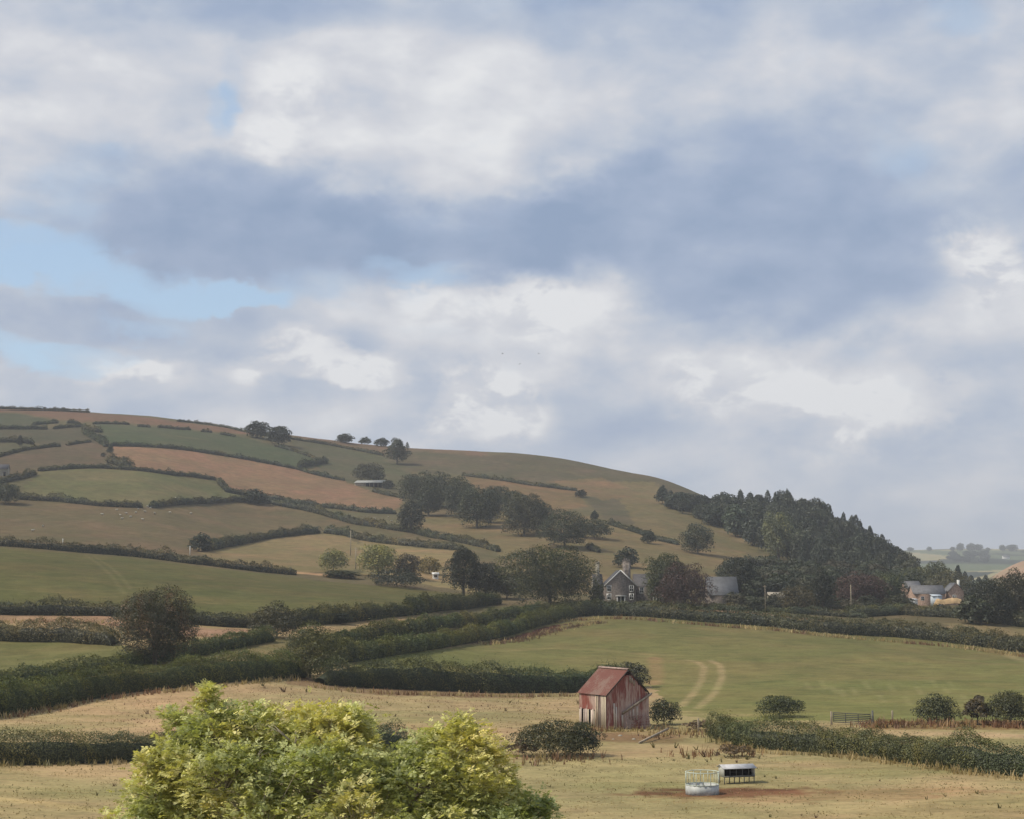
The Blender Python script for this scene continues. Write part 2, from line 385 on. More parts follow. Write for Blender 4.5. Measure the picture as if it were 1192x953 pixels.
# colour (albedo as sRGB bytes), polygon in photo coordinates read back onto the terrain
C_STRAW = (158, 138, 101); C_STRAW2 = (160, 138, 102); C_GREEN = (112, 118, 70)
FIELDS = [
 # hill, upper left
 ((128, 98, 80), [(-60,476),(60,477),(150,483),(262,497),(300,505),(272,504),(222,498),(151,492),(108,490),(93,491),(60,486),(20,480),(-60,478)]),
 ((86, 92, 70), [(-60,479),(20,481),(70,490),(40,497),(-60,499)]),
 ((92, 90, 72), [(-60,499),(55,498),(100,495),(118,504),(123,518),(63,519),(38,515),(-60,513)]),
 ((100, 98, 76), [(-60,513),(38,516),(23,524),(0,531),(-60,540)]),
 ((108, 95, 76), [(-60,540),(0,531),(50,520),(106,514),(123,518),(130,533),(150,545),(88,544),(45,547),(0,560),(-60,565)]),
 ((84, 95, 68), [(108,492),(151,494),(222,500),(272,506),(320,518),(368,532),(380,537),(366,545),(310,537),(277,531),(227,523),(176,518),(128,517),(118,504)]),
 ((150, 117, 92), [(128,519),(176,520),(227,525),(277,533),(310,539),(346,545),(366,552),(401,560),(434,572),(469,580),(461,596),(436,595),(401,591),(361,586),(318,580),(290,575),(267,570),(254,562),(227,554),(189,549),(150,545),(130,533)]),
 ((112, 112, 74), [(45,548),(88,545),(126,545),(189,551),(227,555),(252,559),(267,572),(290,577),(280,582),(230,584),(176,589),(165,589),(110,586),(60,581),(22,579),(30,565)]),
 ((116, 103, 76), [(-60,580),(22,581),(110,588),(176,591),(280,584),(318,587),(386,602),(421,611),(371,618),(300,627),(232,640),(225,654),(150,645),(75,639),(0,633),(-60,628)]),
 ((140, 124, 86), [(232,642),(300,629),(371,620),(401,623),(430,640),(420,662),(345,667),(260,658)]),
 ((108, 106, 78), [(318,582),(401,594),(461,599),(500,600),(540,610),(480,617),(421,609),(361,593)]),
 ((150, 132, 92), [(421,628),(487,637),(535,641),(560,660),(560,690),(420,668)]),
 ((98, 98, 74), [(335,510),(373,516),(446,530),(480,545),(470,575),(434,570),(401,558),(366,550),(380,537),(348,524)]),
 ((124, 103, 84), [(325,505),(411,513),(470,517),(570,526),(560,530),(480,526),(446,528),(411,521),(373,514),(335,508)]),
 ((102, 96, 76), [(446,530),(470,524),(560,530),(600,527),(680,537),(760,554),(800,565),(860,600),(790,634),(709,608),(671,570),(538,552),(480,548)]),
 ((128, 106, 74), [(538,553),(576,558),(621,564),(671,571),(684,588),(640,600),(560,575)]),
 ((128, 114, 80), [(470,600),(560,600),(690,600),(709,610),(787,634),(870,640),(840,690),(620,690),(578,642),(500,624)]),
 ((124, 112, 78), [(709,560),(760,560),(800,590),(890,634),(880,642),(800,640),(740,612)]),
 ((130, 110, 80), [(640,560),(700,555),(750,575),(700,582)]),
 # crest field
 ((104, 103, 58), [(-60,632),(0,637),(75,643),(150,649),(225,658),(300,667),(380,676),(560,692),(540,705),(470,714),(420,720),(370,722),(310,727),(200,720),(140,712),(60,708),(-60,700)]),
 # lanes
 ((160, 128, 104), [(-60,712),(60,713),(140,717),(220,729),(310,733),(310,745),(220,740),(130,728),(60,724),(-60,724)]),
 ((112, 108, 66), [(-60,742),(60,746),(150,750),(170,765),(60,782),(-60,800)]),
 ((120, 108, 74), [(-60,800),(60,782),(310,745),(540,722),(640,712),(660,718),(540,750),(345,786),(150,805),(-60,836)]),
 # green field and strip
 ((118, 114, 68), [(380,790),(430,765),(540,752),(580,742),(640,724),(700,715),(830,722),(960,733),(1120,746),(1300,762),(1300,845),(1100,838),(960,838),(850,838),(790,832),(760,800),(620,806),(430,800)]),
 # straw field behind the near hedge
 (C_STRAW2, [(-60,838),(60,822),(150,807),(345,786),(430,799),(620,806),(690,803),(760,798),(770,850),(840,855),(860,870),(600,885),(200,884),(-60,888)]),
 ((140, 112, 86), [(345,787),(430,800),(620,806),(620,813),(430,808),(330,795)]),
 # track on the right
 ((165, 140, 108), [(1030,852),(1110,851),(1300,856),(1300,862),(1110,858),(1040,857)]),
 ((132, 98, 70), [(1005,838),(1300,838),(1300,850),(1010,848)]),
 # banks
 ((84, 52, 42), [(560,745),(590,742),(640,728),(665,724),(640,734),(600,745)]),
 ((150, 122, 96), [(750,702),(830,707),(900,714),(960,722),(960,726),(830,718),(750,712)]),
 ((140, 126, 92), [(1100,724),(1300,740),(1300,752),(1110,736)]),
 # right distance
 ((182, 152, 132), [(1120,672),(1140,666),(1192,652),(1300,630),(1300,680),(1192,672)]),
 ((150, 152, 110), [(1050,646),(1105,647),(1105,653),(1050,654)]),
 ((168, 160, 120), [(1110,655),(1160,655),(1160,658),(1100,660)]),
]
def densify(poly, k=6):
    o = []
    for i in range(len(poly)):
        a = poly[i]; b = poly[(i+1) % len(poly)]
        for j in range(k): o.append((a[0]+(b[0]-a[0])*j/k, a[1]+(b[1]-a[1])*j/k))
    return o

def build_ground():
    rows = np.concatenate([[0.4, 1.2], np.exp(np.linspace(math.log(3), math.log(100), 60)),
                           np.exp(np.linspace(math.log(100.6), math.log(1450), 520)),
                           np.exp(np.linspace(math.log(1470), math.log(12000), 120))])
    th = np.concatenate([np.radians(np.linspace(-180, -24, 66)), np.radians(np.linspace(-23.2, 23.2, 800)), np.radians(np.linspace(24, 180, 66))[:-1]])
    nt, nr = len(th), len(rows)
    TT, RR = np.meshgrid(th, rows)
    x = (RR*np.sin(TT)).ravel(); y = (RR*np.cos(TT)).ravel()
    z = terrain(x, y)
    # coarse pieces far out of frame: fine
    c = np.tile(lin(*C_STRAW), (len(x), 1))
    d = RR.ravel()
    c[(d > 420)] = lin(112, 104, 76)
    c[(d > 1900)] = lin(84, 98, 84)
    # ragged edges
    wx = x + (fbm(x/4, y/4, 21, 2)-0.5)*3.0*np.clip(d/400, .3, 2); wy = y + (fbm(x/4, y/4, 31, 2)-0.5)*3.0*np.clip(d/400, .3, 2)
    for colr, poly in FIELDS:
        P = np.array([unproj(px, py)[:2] for px, py in densify(poly)])
        lo = P.min(0); hi = P.max(0)
        m = np.nonzero((wx > lo[0]) & (wx < hi[0]) & (wy > lo[1]) & (wy < hi[1]))[0]
        if not len(m): continue
        k = m[inpoly(wx[m], wy[m], P)]
        c[k] = lin(*colr)
    # far country: patchwork of woods and fields
    far = d > 2200
    n = fbm(x/220, y/420, 5, 2); n2 = vnoise(x/260, y/300, 8)
    fc = np.where((n < 0.47)[:, None], lin(48, 62, 48), np.where((n2 > 0.6)[:, None], lin(165, 158, 112), lin(98, 116, 80)))
    c[far] = fc[far]
    # field-scale drifts of drier and greener growth
    dr = fbm(x/26, y/26, 41, 3) - 0.5
    c *= 1 + dr[:, None]*np.array([0.34, 0.22, 0.26])
    mid = fbm(x/7, y/16, 45, 3)-0.5; c *= 1+mid[:, None]*np.array([0.30, 0.22, 0.26])
    # near pasture: olive drifts
    nf = (d < 215)
    g = np.clip((fbm(x/17, y/9, 51, 3)-0.46)*5, 0, 1)*0.34
    c = np.where(nf[:, None], c*(1-g[:, None]) + lin(124, 122, 74)*g[:, None], c)
    # trampled red mud round the ring feeder
    fp = at_d(814, 130.5)
    e = np.hypot((x-fp[0]-1.6)/9.5, (y-fp[1]-0.5)/4.0) + (fbm(x/1.3, y/1.3, 61, 3)-0.5)*0.9
    k = np.clip((1.0-e)*2.2, 0, 1)[:, None]
    c = c*(1-k) + lin(108, 74, 55)*k
    e = np.hypot((x-fp[0]-9)/14, (y-fp[1]+2.5)/4.2) + (fbm(x/1.3, y/1.3, 63, 3)-0.5)*1.2
    k = np.clip((1.0-e)*1.5, 0, 0.35)[:, None]
    c = c*(1-k) + lin(150, 106, 76)*k
    # worn earth by the barn
    bp = unproj(735, 858)
    e = np.hypot((x-bp[0])/7, (y-bp[1])/9) + (fbm(x/1.5, y/1.5, 71, 3)-0.5)*0.8
    k = np.clip((1.0-e)*2, 0, 0.8)[:, None]
    c = c*(1-k) + lin(126, 98, 72)*k
    # wheel tracks curving through the green field and pale tractor marks
    def trk(pts, w, colr, amt):
        nonlocal c
        P = np.array([unproj(px, py)[:2] for px, py in pts])
        best = np.full(len(x), 1e9)
        lo = P.min(0)-8; hi = P.max(0)+8
        m = np.nonzero((x > lo[0]) & (x < hi[0]) & (y > lo[1]) & (y < hi[1]))[0]
        bb = np.full(len(m), 1e9)
        for a, b in zip(P[:-1], P[1:]):
            ab = b-a; t = np.clip(((x[m]-a[0])*ab[0]+(y[m]-a[1])*ab[1])/(ab@ab+1e-9), 0, 1)
            bb = np.minimum(bb, np.hypot(x[m]-a[0]-t*ab[0], y[m]-a[1]-t*ab[1]))
        k = np.clip(1.4 - bb/w, 0, 1)*amt*(0.6+0.8*fbm(x[m]/3, y[m]/3, 81, 2)); k = np.clip(k, 0, 1)
        c[m] = c[m]*(1-k[:, None]) + lin(*colr)*k[:, None]
    trk([(792,822),(806,808),(817,790),(820,776),(812,770),(798,767)], 0.7, (160,142,102), 0.62)
    trk([(812,824),(832,806),(841,786),(838,773),(826,768)], 0.7, (160,142,102), 0.62)
    trk([(790,828),(830,834),(860,832)], 2.2, (160,142,100), 0.6)
    trk([(560,757),(640,754),(700,756),(760,762),(790,762)], 1.6, (150,134,88), 0.55)
    trk([(762,765),(764,785),(760,796)], 1.5, (150,122,86), 0.6)
    trk([(-20,928),(60,935),(150,947)], 1.0, (186,160,112), 0.6)
    trk([(1150,752),(1172,761),(1195,770)], 1.5, (150,138,96), 0.6)
    trk([(100,645),(122,662),(145,690)], 0.7, (136,130,88), 0.3)
    trk([(108,645),(132,662),(152,685)], 0.7, (136,130,88), 0.3)
    trk([(385,664),(395,664)], 2, (200,165,120), 0.8)
    trk([(348,666),(372,668),(396,671)], 3.2, (196,160,118), 0.95)
    for pts in [[(20,605),(70,600),(130,606),(200,612)],[(0,618),(60,612),(110,604)],[(60,560),(120,556),(200,562)],[(160,532),(260,550),(360,572),(430,585)],[(150,528),(250,545),(380,570)],[(500,545),(580,560),(650,580)],[(560,535),(660,548),(740,570),(800,600)],[(660,590),(740,600),(820,620)],[(120,500),(200,506),(280,518)],[(480,612),(560,622),(640,650)],[(250,650),(320,640),(400,640)]]:
        trk(pts, 1.6, (134,122,92), 0.35)
    for pts in [[(-20,668),(120,674),(300,690),(460,702)],[(-20,684),(150,694),(330,706)],[(300,676),(420,690),(520,698)],[(700,735),(900,745),(1100,765),(1200,778)],[(650,745),(850,760),(1100,790)],[(800,790),(950,800),(1150,815)]]:
        trk(pts, 0.9, (128,122,80), 0.28)
    for i in range(14):
        px = 940+i*14+random.uniform(-5, 5); py = random.uniform(790, 812)
        trk([(px, py), (px+6, py+9)], 0.5, (150,140,96), 0.28)
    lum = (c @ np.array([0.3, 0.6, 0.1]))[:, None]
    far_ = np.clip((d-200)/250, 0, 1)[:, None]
    c = (lum+(c-lum)*(0.94-0.16*far_))*(0.90-0.29*far_)*(1+far_*np.array([0.12, 0.0, -0.10]))  # distant land darkened in its colour, in place of cloud shadow on the hill
    v = np.stack([x, y, z], 1)
    i = np.arange(nr-1)[:, None]*nt; j = np.arange(nt)[None, :]; j2 = (j+1) % nt
    q = np.stack([i+j, i+j2, i+nt+j2, i+nt+j], -1).reshape(-1, 4)
    q = q[:, ::-1]
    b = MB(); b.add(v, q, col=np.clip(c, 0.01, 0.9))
    # close the hole under the camera
    b.add([[0, 0, float(terrain(0., 0.))]], None, None, col=lin(*C_STRAW))
    tr = [[len(v), (k+1) % nt, k] for k in range(nt)]
    b.t.append(np.array(tr))
    o = b.obj('ground', M_GROUND, smooth=True); tag(o, kind='structure')
    o['label'] = 'rolling patchwork of dry straw and green fields'
    return o
ground = build_ground()

# ------------------------------------------------------------------ vegetation
def leaf_cols(P, base, spread=0.3, clump=1.6, seed=0, warm=(1.35, 1.12, 0.7), gain=1.0):
    n = len(P)
    k = fbm(P[:, 0]/clump+P[:, 2]/clump*0.7, P[:, 1]/clump+P[:, 2]/clump*0.6, seed, 2)
    w = np.clip((k-0.45)*4, 0, 1)[:, None]*0.8
    c = np.asarray(base)[None, :]*(1-w) + np.asarray(base)[None, :]*np.asarray(warm)[None, :]*w
    return np.clip(c*(1+(rng.random((n, 1))-0.5)*2*spread)*(0.75+0.5*k[:, None])*gain, 0.004, 0.9)

G_HEDGE = (0.040, 0.050, 0.022)
G_TREE = (0.036, 0.046, 0.022)

def resample(P, step):
    P = np.asarray(P, float)
    # smooth a little
    s = np.concatenate([[0], np.cumsum(np.linalg.norm(np.diff(P[:, :2], axis=0), axis=1))])
    n = max(3, int(s[-1]/step)+1); t = np.linspace(0, s[-1], n)
    x = pchip(s, P[:, 0], t); y = pchip(s, P[:, 1], t)
    return np.stack([x, y, terrain(x, y)], 1), s[-1]

def hedge(label, pix, h, w, col=G_HEDGE, group=None, ragged=0.25, ls=None, name='hedge', back=None, cat='hedge', dens=2.3, warm=(1.35, 1.12, 0.7)):
    P = [unproj(px, py, (w*0.35 if back is None else back)) for px, py in pix]
    C, L = resample(P, max(0.8, w*0.5))
    dd = float(np.mean([dist(p) for p in C])); ls = ls or min(max(dd*1.4/1900, 0.12), 1.2)
    org = C[len(C)//2].copy()
    T = np.gradient(C[:, :2], axis=0); T /= (np.linalg.norm(T, axis=1, keepdims=True)+1e-9)
    S = np.stack([T[:, 1], -T[:, 0]], 1)
    sd = int(abs(pix[0][0])*7+abs(pix[0][1])*13) % 9973
    area = L*(2*h+w)
    n = int(min(70000, max(150, area/(ls*ls)*dens)))
    u = rng.random(n)*(len(C)-1); i = np.minimum(u.astype(int), len(C)-2); f = (u-i)[:, None]
    base = C[i]*(1-f)+C[i+1]*f; sv = S[i]
    sl = u/(len(C)-1)*L
    ragged = ragged*1.45
    hn = 1+ragged*2*(fbm(sl/(h*1.6), sl*0+sd, sd, 3)-0.5) + ragged*1.2*np.maximum(fbm(sl/(h*4.0), sl*0+sd, sd+5, 2)-0.55, 0)*2
    ends = np.clip(np.minimum(sl, L-sl)/(w*0.8), 0, 1); hn = hn*(0.45+0.55*np.sqrt(ends))
    wn = 1+ragged*1.5*(fbm(sl/(w*1.5), sl*0+sd+3, sd+11, 3)-0.5)
    phi = rng.random(n)*math.pi
    w_ = w*1.3; cx = np.sign(np.cos(phi))*np.abs(np.cos(phi))**0.85; cz = np.abs(np.sin(phi))**0.8
    r = 0.74+0.34*np.sqrt(rng.random(n))
    lump = 1+0.50*(fbm(sl/(0.55*h)+cz*1.5, phi*1.7+sd, sd+23, 2)-0.5)
    r = np.where(rng.random(n) < 0.09, r*(1.0+0.32*rng.random(n)), r)
    off = cx*w_/2*wn*r*lump*(0.62+0.44*np.minimum(cz*1.6, 1)); up = cz*h*hn*r*lump
    Pc = np.stack([base[:, 0]+sv[:, 0]*off, base[:, 1]+sv[:, 1]*off, base[:, 2]+up+0.02*h], 1)
    N = np.stack([sv[:, 0]*cx, sv[:, 1]*cx, cz*1.2+0.1], 1)*1.2+rng.normal(size=(n, 3))*0.55
    cc = leaf_cols(Pc, np.asarray(col)*np.array([2.0, 1.85, 1.5]), 0.35, max(1.2, 2.2*ls*3), sd, warm)
    sp = fbm(sl/(2.6*h), sl*0+sd*1.7, sd+31, 2)[:, None]; sp2 = vnoise(sl/(5.5*h), sl*0+sd*.7, sd+37)[:, None]
    cc = cc*(0.72+0.56*sp)*(1+(sp2-0.5)*np.array([0.55, 0.12, -0.15]))
    b = MB(); b.cards(Pc-org, N, ls*(0.7+0.7*rng.random(n)), cc, 0.75)
    # stray shoots standing out of the top
    m_ = int(min(5000, L*9/max(1, ls*3))); k_ = rng.integers(0, n, m_); k_ = k_[cz[k_] > 0.55]
    if len(k_):
        q0 = Pc[k_]-org; hh_ = (h*0.16*(0.4+rng.random(len(k_))*1.1))[:, None]; ww_ = ls*0.34
        dr_ = np.stack([rng.normal(size=len(k_))*0.3, rng.normal(size=len(k_))*0.3, np.ones(len(k_))], 1)*hh_; sx_ = np.stack([S[i[k_], 0]*0+T[i[k_], 0], T[i[k_], 1], 0*hh_[:, 0]], 1)*ww_/2
        b.add(np.stack([q0-sx_, q0+sx_, q0+dr_+sx_*.3, q0+dr_-sx_*.3], 1).reshape(-1, 3), np.arange(4*len(k_)).reshape(-1, 4), col=np.repeat(cc[k_]*1.1, 4, axis=0))
    # twiggy inner body
    ph = np.linspace(0, math.pi, 9); vs = []
    for k in range(len(C)):
        s_ = k/(len(C)-1)*L; e = 0.35+0.65*math.sqrt(min(1, min(s_, L-s_)/(w*0.8)))
        hv = 1+ragged*2*(fbm(np.array([s_/(h*1.6)]), np.array([float(sd)]), sd, 3)[0]-0.5)
        for a in ph:
            ox = math.copysign(abs(math.cos(a))**0.85, math.cos(a))*w*0.65*0.72*(0.62+0.44*min(1, 1.6*abs(math.sin(a))**0.8)); oz = abs(math.sin(a))**0.8*h*0.76*hv*e
            vs.append([C[k, 0]+S[k, 0]*ox-org[0], C[k, 1]+S[k, 1]*ox-org[1], C[k, 2]+oz-org[2]-(0.15 if oz < 0.02 else 0)])
    q = [[k*9+a, k*9+a+1, (k+1)*9+a+1, (k+1)*9+a] for k in range(len(C)-1) for a in range(8)]
    b.add(vs, q, col=np.asarray(col)*0.8)
    o = b.obj(name, M_LEAF); o.location = Vector(org)
    tag(o, label, cat, group); return o

def blob_lobes(kind, seed):
    r = random.Random(seed); L = []
    spec = {'round': (0.50, 0.51, 30, 0.12, 0.20, -0.92, 0.34), 'tall': (0.52, 0.49, 30, 0.09, 0.16, -0.85, 0.28),
            'bush': (0.36, 0.66, 24, 0.12, 0.21, -0.35, 0.36), 'thorn': (0.48, 0.48, 17, 0.08, 0.15, -0.7, 0.0)}[kind]
    zc, rz, n, r0, r1, lo, core = spec
    if core:
        L.append((0, 0, zc, core)); L.append((0.05, -0.04, zc-0.16, core*0.85))
        if kind == 'tall': L.append((0, 0, zc+0.2, core*0.7))
    k0 = r.uniform(0, 6.28)
    for i in range(n):
        u = 1-(1-lo)*(i+0.5)/n; a = k0+i*2.39996+r.uniform(-.5, .5); c = math.sqrt(max(0, 1-u*u))
        R = r.uniform(r0, r1); f = r.uniform(0.66, 1.10)
        if kind == 'thorn': f = r.uniform(0.3, 1.05)
        ax = 0.50-R*0.9; az_ = rz-R*0.9
        if kind == 'tall': ax *= 1-0.55*max(0, u)**1.2
        L.append((ax*c*f*math.cos(a), ax*c*f*math.sin(a), zc+az_*u*f, R))
    return L

def crown_mb(kind, n, ls, seed, h=1.0, w=1.0, base=(1, 1, 1), spread=0.3, warm=(1.35, 1.12, 0.7)):
    """foliage spread over overlapping leaf masses; h, w in metres"""
    b = MB()
    if kind == 'conifer':
        r = random.Random(seed)
        z = rng.random(n)**1.25*0.90+0.10*rng.random(n)
        z = np.clip(0.08+z*0.92, 0, 1)
        tier = 0.72+0.34*np.abs(np.sin(z*math.pi*(8+seed % 3)))
        a = rng.random(n)*2*math.pi
        ra = 0.5*np.maximum(1-z, 0.0)**0.62*tier*(0.35+0.65*np.sqrt(rng.random(n)))*(0.8+0.4*vnoise(a*1.5, z*6, seed))
        P = np.stack([ra*np.cos(a), ra*np.sin(a), z-ra*0.12], 1)
        N = np.stack([np.cos(a)*0.8, np.sin(a)*0.8, 0.7+0*a], 1)+rng.normal(size=(n, 3))*0.45
        sc = np.array([w, w, h]); c = leaf_cols(P*sc, base, spread, 0.12*h, seed, warm)
        b.cards(P*sc, N, ls*(0.7+0.7*rng.random(n)), c, 0.5); return b
    L = blob_lobes(kind, seed); tot = sum(l[3]**2 for l in L)
    sc = np.array([w, w, h])
    for (x, y, z, R) in L:
        m = max(8, int(n*R*R/tot)); dv = rng.normal(size=(m, 3)); dv /= np.linalg.norm(dv, axis=1, keepdims=True)
        dv[:, 2] = np.where(dv[:, 2] < -0.55, -dv[:, 2]*0.8, dv[:, 2])
        rr = R*(0.62+0.46*np.sqrt(rng.random(m)))*(0.86+0.34*vnoise(dv[:, 0]*3+x*9, dv[:, 1]*3+dv[:, 2]*3, seed+7))
        P = np.array([x, y, z])+dv*rr[:, None]*np.array([1, 1, 0.92])
        P[:, 2] = np.maximum(P[:, 2], 0.02 if kind == 'bush' else 0.03)
        N = dv*0.9+np.array([0, 0, 0.55])+rng.normal(size=(m, 3))*0.5
        c = leaf_cols(P*sc, base, spread, 0.10*h, seed, warm)*(0.86+0.3*random.Random(seed*31+int(R*1e4)).random())
        b.cards(P*sc, N, ls*(0.65+0.75*rng.random(m)), c, 0.72)
    return b

def trunk_mb(h, w, kind, seed):
    r = random.Random(seed+99); b = MB()
    k = {'bush': 0.018, 'conifer': 0.016, 'thorn': 0.02}.get(kind, 0.028)*h
    top = 0.93 if kind == 'conifer' else 0.62
    b.tube([(0, 0, -0.03*h), (0.004*h, 0, 0.05*h), (0.01*h, 0.006*h, 0.3*h), (0.0, 0.01*h, top*h)], [k*1.35, k, k*0.75, k*0.18], 7)
    if kind != 'conifer':
        for i in range(6):
            a = i*2*math.pi/6+r.uniform(-.4, .4); z0 = r.uniform(0.10 if kind in ('bush', 'thorn') else 0.2, 0.4)*h
            e = (0.3*w*math.cos(a), 0.3*w*math.sin(a), r.uniform(0.5, 0.72)*h)
            mid = (0.13*w*math.cos(a+.2), 0.13*w*math.sin(a+.2), z0+0.45*(e[2]-z0))
            b.tube([(0, 0, z0), mid, e], [k*0.5, k*0.33, k*0.1], 5)
    return b

NAMES = {'round': 'tree', 'tall': 'tree', 'conifer': 'conifer', 'bush': 'bush', 'thorn': 'bush'}
PROTO = {}
def proto(kind, i):
    key = (kind, i)
    if key not in PROTO:
        n = {'conifer': 750, 'bush': 900, 'thorn': 800}.get(kind, 2400)
        cb = crown_mb(kind, n, {'conifer': 0.085, 'bush': 0.10, 'thorn': 0.085}.get(kind, 0.068), 100+i*13+len(kind), base=(1, 1, 1), warm=(1.3, 1.12, 0.75))
        PROTO[key] = (trunk_mb(1, 1, kind, i).mesh('trunk'), cb.mesh('crown'))
        PROTO[key][0].materials.append(M_BARK); PROTO[key][1].materials.append(M_LEAF)
    return PROTO[key]

_ti = [0]
def tree(px, base, hpx, wpx, kind, tint, label, group=None, d=None, detail=False, cat=None, name=None, warm=None, lift=0.0):
    """a tree standing on the terrain where the photo shows it; sizes read at its own distance"""
    p = unproj(px, base) if d is None else at_d(px, d)
    dd = dist(p)
    if group and 'hill wood' in group+' '+label and dd > 1120: return None
    dd = dist(p); s = dd/1900.0*1.0
    if d is None: h = hpx*s
    else:
        # base hidden: top fixed by the photo
        r = raydir(px, base-hpx); ztop = r[2]/math.hypot(r[0], r[1])*dd; h = ztop-p[2]
    w = wpx*s*1.12; _ti[0] += 1
    tint = tuple(np.array(tint)*np.array([1.22, 1.15, 1.12]))
    name = name or NAMES[kind]; cat = cat or ('tree' if name in ('tree', 'conifer') else 'bush')
    lift = lift or (0.07*h if kind in ('round', 'tall') else 0.0)
    e = empty(name, p-np.array([0, 0, lift]), random.uniform(0, 6.28), label, cat, group)
    if detail:
        ls = max(0.15, 1.55*s); n = int(min(34000, 2.2*math.pi*w*h/(ls*ls)))
        cb = crown_mb(kind, n, ls, _ti[0]*7+3, h, w, tint, 0.35, warm or (1.4, 1.2, 0.7))
        o = cb.obj('crown', M_LEAF, e); t = trunk_mb(h, w, kind, _ti[0]).obj('trunk', M_BARK, e)
    else:
        tm, cm = proto(kind, _ti[0] % {'conifer': 4}.get(kind, 5))
        t = D.objects.new('trunk', tm); COL.objects.link(t); t.parent = e
        o = D.objects.new('crown', cm); COL.objects.link(o); o.parent = e
        o.color = (*tint, 1); t.scale = (w, w, h); o.scale = (w, w, h)
    return e

# tints (albedo; LT and YL brightened to look sunlit)
DK = (0.034, 0.044, 0.024); DKB = (0.040, 0.043, 0.026); MID = (0.052, 0.062, 0.030); LT = (0.15, 0.165, 0.075)
COP = (0.050, 0.032, 0.028); YL = (0.15, 0.13, 0.055); DARKEST = (0.022, 0.028, 0.018); BLUEG = (0.036, 0.050, 0.034)

T = tree
# --- hilltop and slope trees
T(299,509,22,28,'round',DK,'left one of the two round trees on the skyline')
T(324,517,26,27,'round',DK,'right one of the two round trees just below the skyline')
T(402,515,12,21,'bush',DK,'widest dark dome of a tree along the orange skyline field',name='tree',cat='tree')
T(425,516,9,15,'bush',DK,'smallest dark domed tree along the orange skyline field',name='tree',cat='tree')
T(444,519,10,18,'bush',DK,'dark domed tree touching the tall tree near the skyline',name='tree',cat='tree')
T(474,520,7,6,'conifer',DK,'tiny pointed tree on the skyline right of the tall tree')
T(462,540,34,30,'tall',DK,'tall dark tree breaking the skyline above the hill shed',detail=True)
T(430,562,25,38,'bush',DKB,'broad brownish tree right behind the grey hill shed',name='tree',cat='tree',detail=True)
T(452,568,11,16,'bush',DKB,'low bush at the right end of the grey hill shed')
T(23,519,14,8,'tall',DKB,'small lone tree between hedges high on the left hill')
T(6,586,27,36,'round',DK,'dark tree clump at the left edge beside the pale green field',detail=True)
T(232,641,21,25,'bush',DK,'rounded dark bush at the lower end of a sloping hedge')
T(297,586,19,26,'bush',DK,'dark bush swelling out of the hedge below the orange field')
T(128,527,10,8,'bush',DK,'small bush at the upper corner of the orange field')
T(120,531,5,6,'bush',DK,'tiny round bush left of the orange field corner')
g = 'dark trees clumped across the mid slope'
for (px, by, hp, wp) in [(486,588,44,46),(512,590,44,44),(536,602,52,42),(499,600,40,34),(578,592,32,38),(600,603,38,32),(627,620,44,40),(570,608,46,30)]:
    T(px, by, hp, wp, 'round', DK, 'dark round tree packed into the clump across the mid slope', g, detail=True)
T(555,614,54,50,'round',DK,'dark tree at the lower front of the slope clump with grass under it',detail=True)
T(478,619,40,36,'tall',DARKEST,'dark tree standing alone at the left foot of the slope clump',detail=True)
T(610,623,56,56,'round',(0.044,0.050,0.030),'broad olive tree at the front right of the slope clump',detail=True)
T(657,637,48,60,'round',DK,'large dark rounded tree lowest and rightmost in the slope clump',detail=True)
T(692,626,23,42,'bush',DK,'low dark thicket on the slope right of the big clump',detail=True)
T(692,606,14,10,'tall',DK,'small upright tree above the low thicket on the slope')
T(676,578,9,14,'bush',DKB,'scrubby bush at the end of the upper slope hedge')
T(755,632,16,17,'bush',DK,'dark bush in the long hedge crossing the right slope')
T(728,660,24,28,'bush',DK,'dark bush in the pasture directly above the farmhouse')
T(812,644,38,39,'round',DK,'round lone tree in the pasture below the conifer wood',detail=True)
T(771,586,24,17,'tall',BLUEG,'lone tree at the upper left tip of the conifer wood')
# --- by the lane: a patch of sunlight put into the brighter tints
T(388,664,27,36,'bush',LT,'green bush tinted as sunlit left of the utility poles',name='tree',cat='tree',detail=True)
T(440,670,44,46,'round',(0.18,0.195,0.085),'bright tree tinted as sunlit right of the utility poles',detail=True)
T(474,672,32,32,'round',(0.065,0.060,0.042),'greyish tree right of the bright sunlit tree',detail=True)
T(500,667,21,28,'bush',YL,'yellow bush tinted as sunlit between grey tree and dark evergreens',detail=True)
T(462,682,20,66,'bush',DARKEST,'long dark thicket at the crest field edge',detail=True)
T(397,672,9,44,'bush',(0.06,0.07,0.035),'low green scrub under the utility poles')
# --- valley trees
T(540,694,67,48,'tall',DARKEST,'tallest blackish evergreen at the top edge of the crest field',detail=True)
T(565,696,50,46,'round',(0.026,0.030,0.020),'dark tree filling the gap between evergreen and big round tree',detail=True)
T(590,696,34,36,'round',(0.042,0.040,0.028),'small brownish tree half hidden left of the big round tree',detail=True)
T(640,706,82,112,'round',(0.034,0.043,0.019),'big broad round tree left of the stone farmhouse',detail=True,warm=(1.9,1.6,0.8))
T(775,698,64,54,'round',(0.042,0.054,0.024),'spreading green tree right of the farmhouse behind the copper tree',d=500,detail=True)
T(796,706,56,66,'round',COP,'dark copper coloured tree between farmhouse and grey barn',detail=True,d=488,warm=(1.25,1.0,0.85))
T(695,700,22,18,'bush',(0.09,0.095,0.06),'pale bush against the left end of the farmhouse',d=492)
T(862,700,60,54,'round',DARKEST,'dark tree directly behind the grey barn roof',d=545,detail=True)
T(958,706,51,30,'tall',DARKEST,'narrow dark tree left of the copper tree near the pale pole',d=500,detail=True)
T(930,706,26,44,'bush',(0.060,0.056,0.030),'olive brown bush beside the small cottage roof',d=498,detail=True)
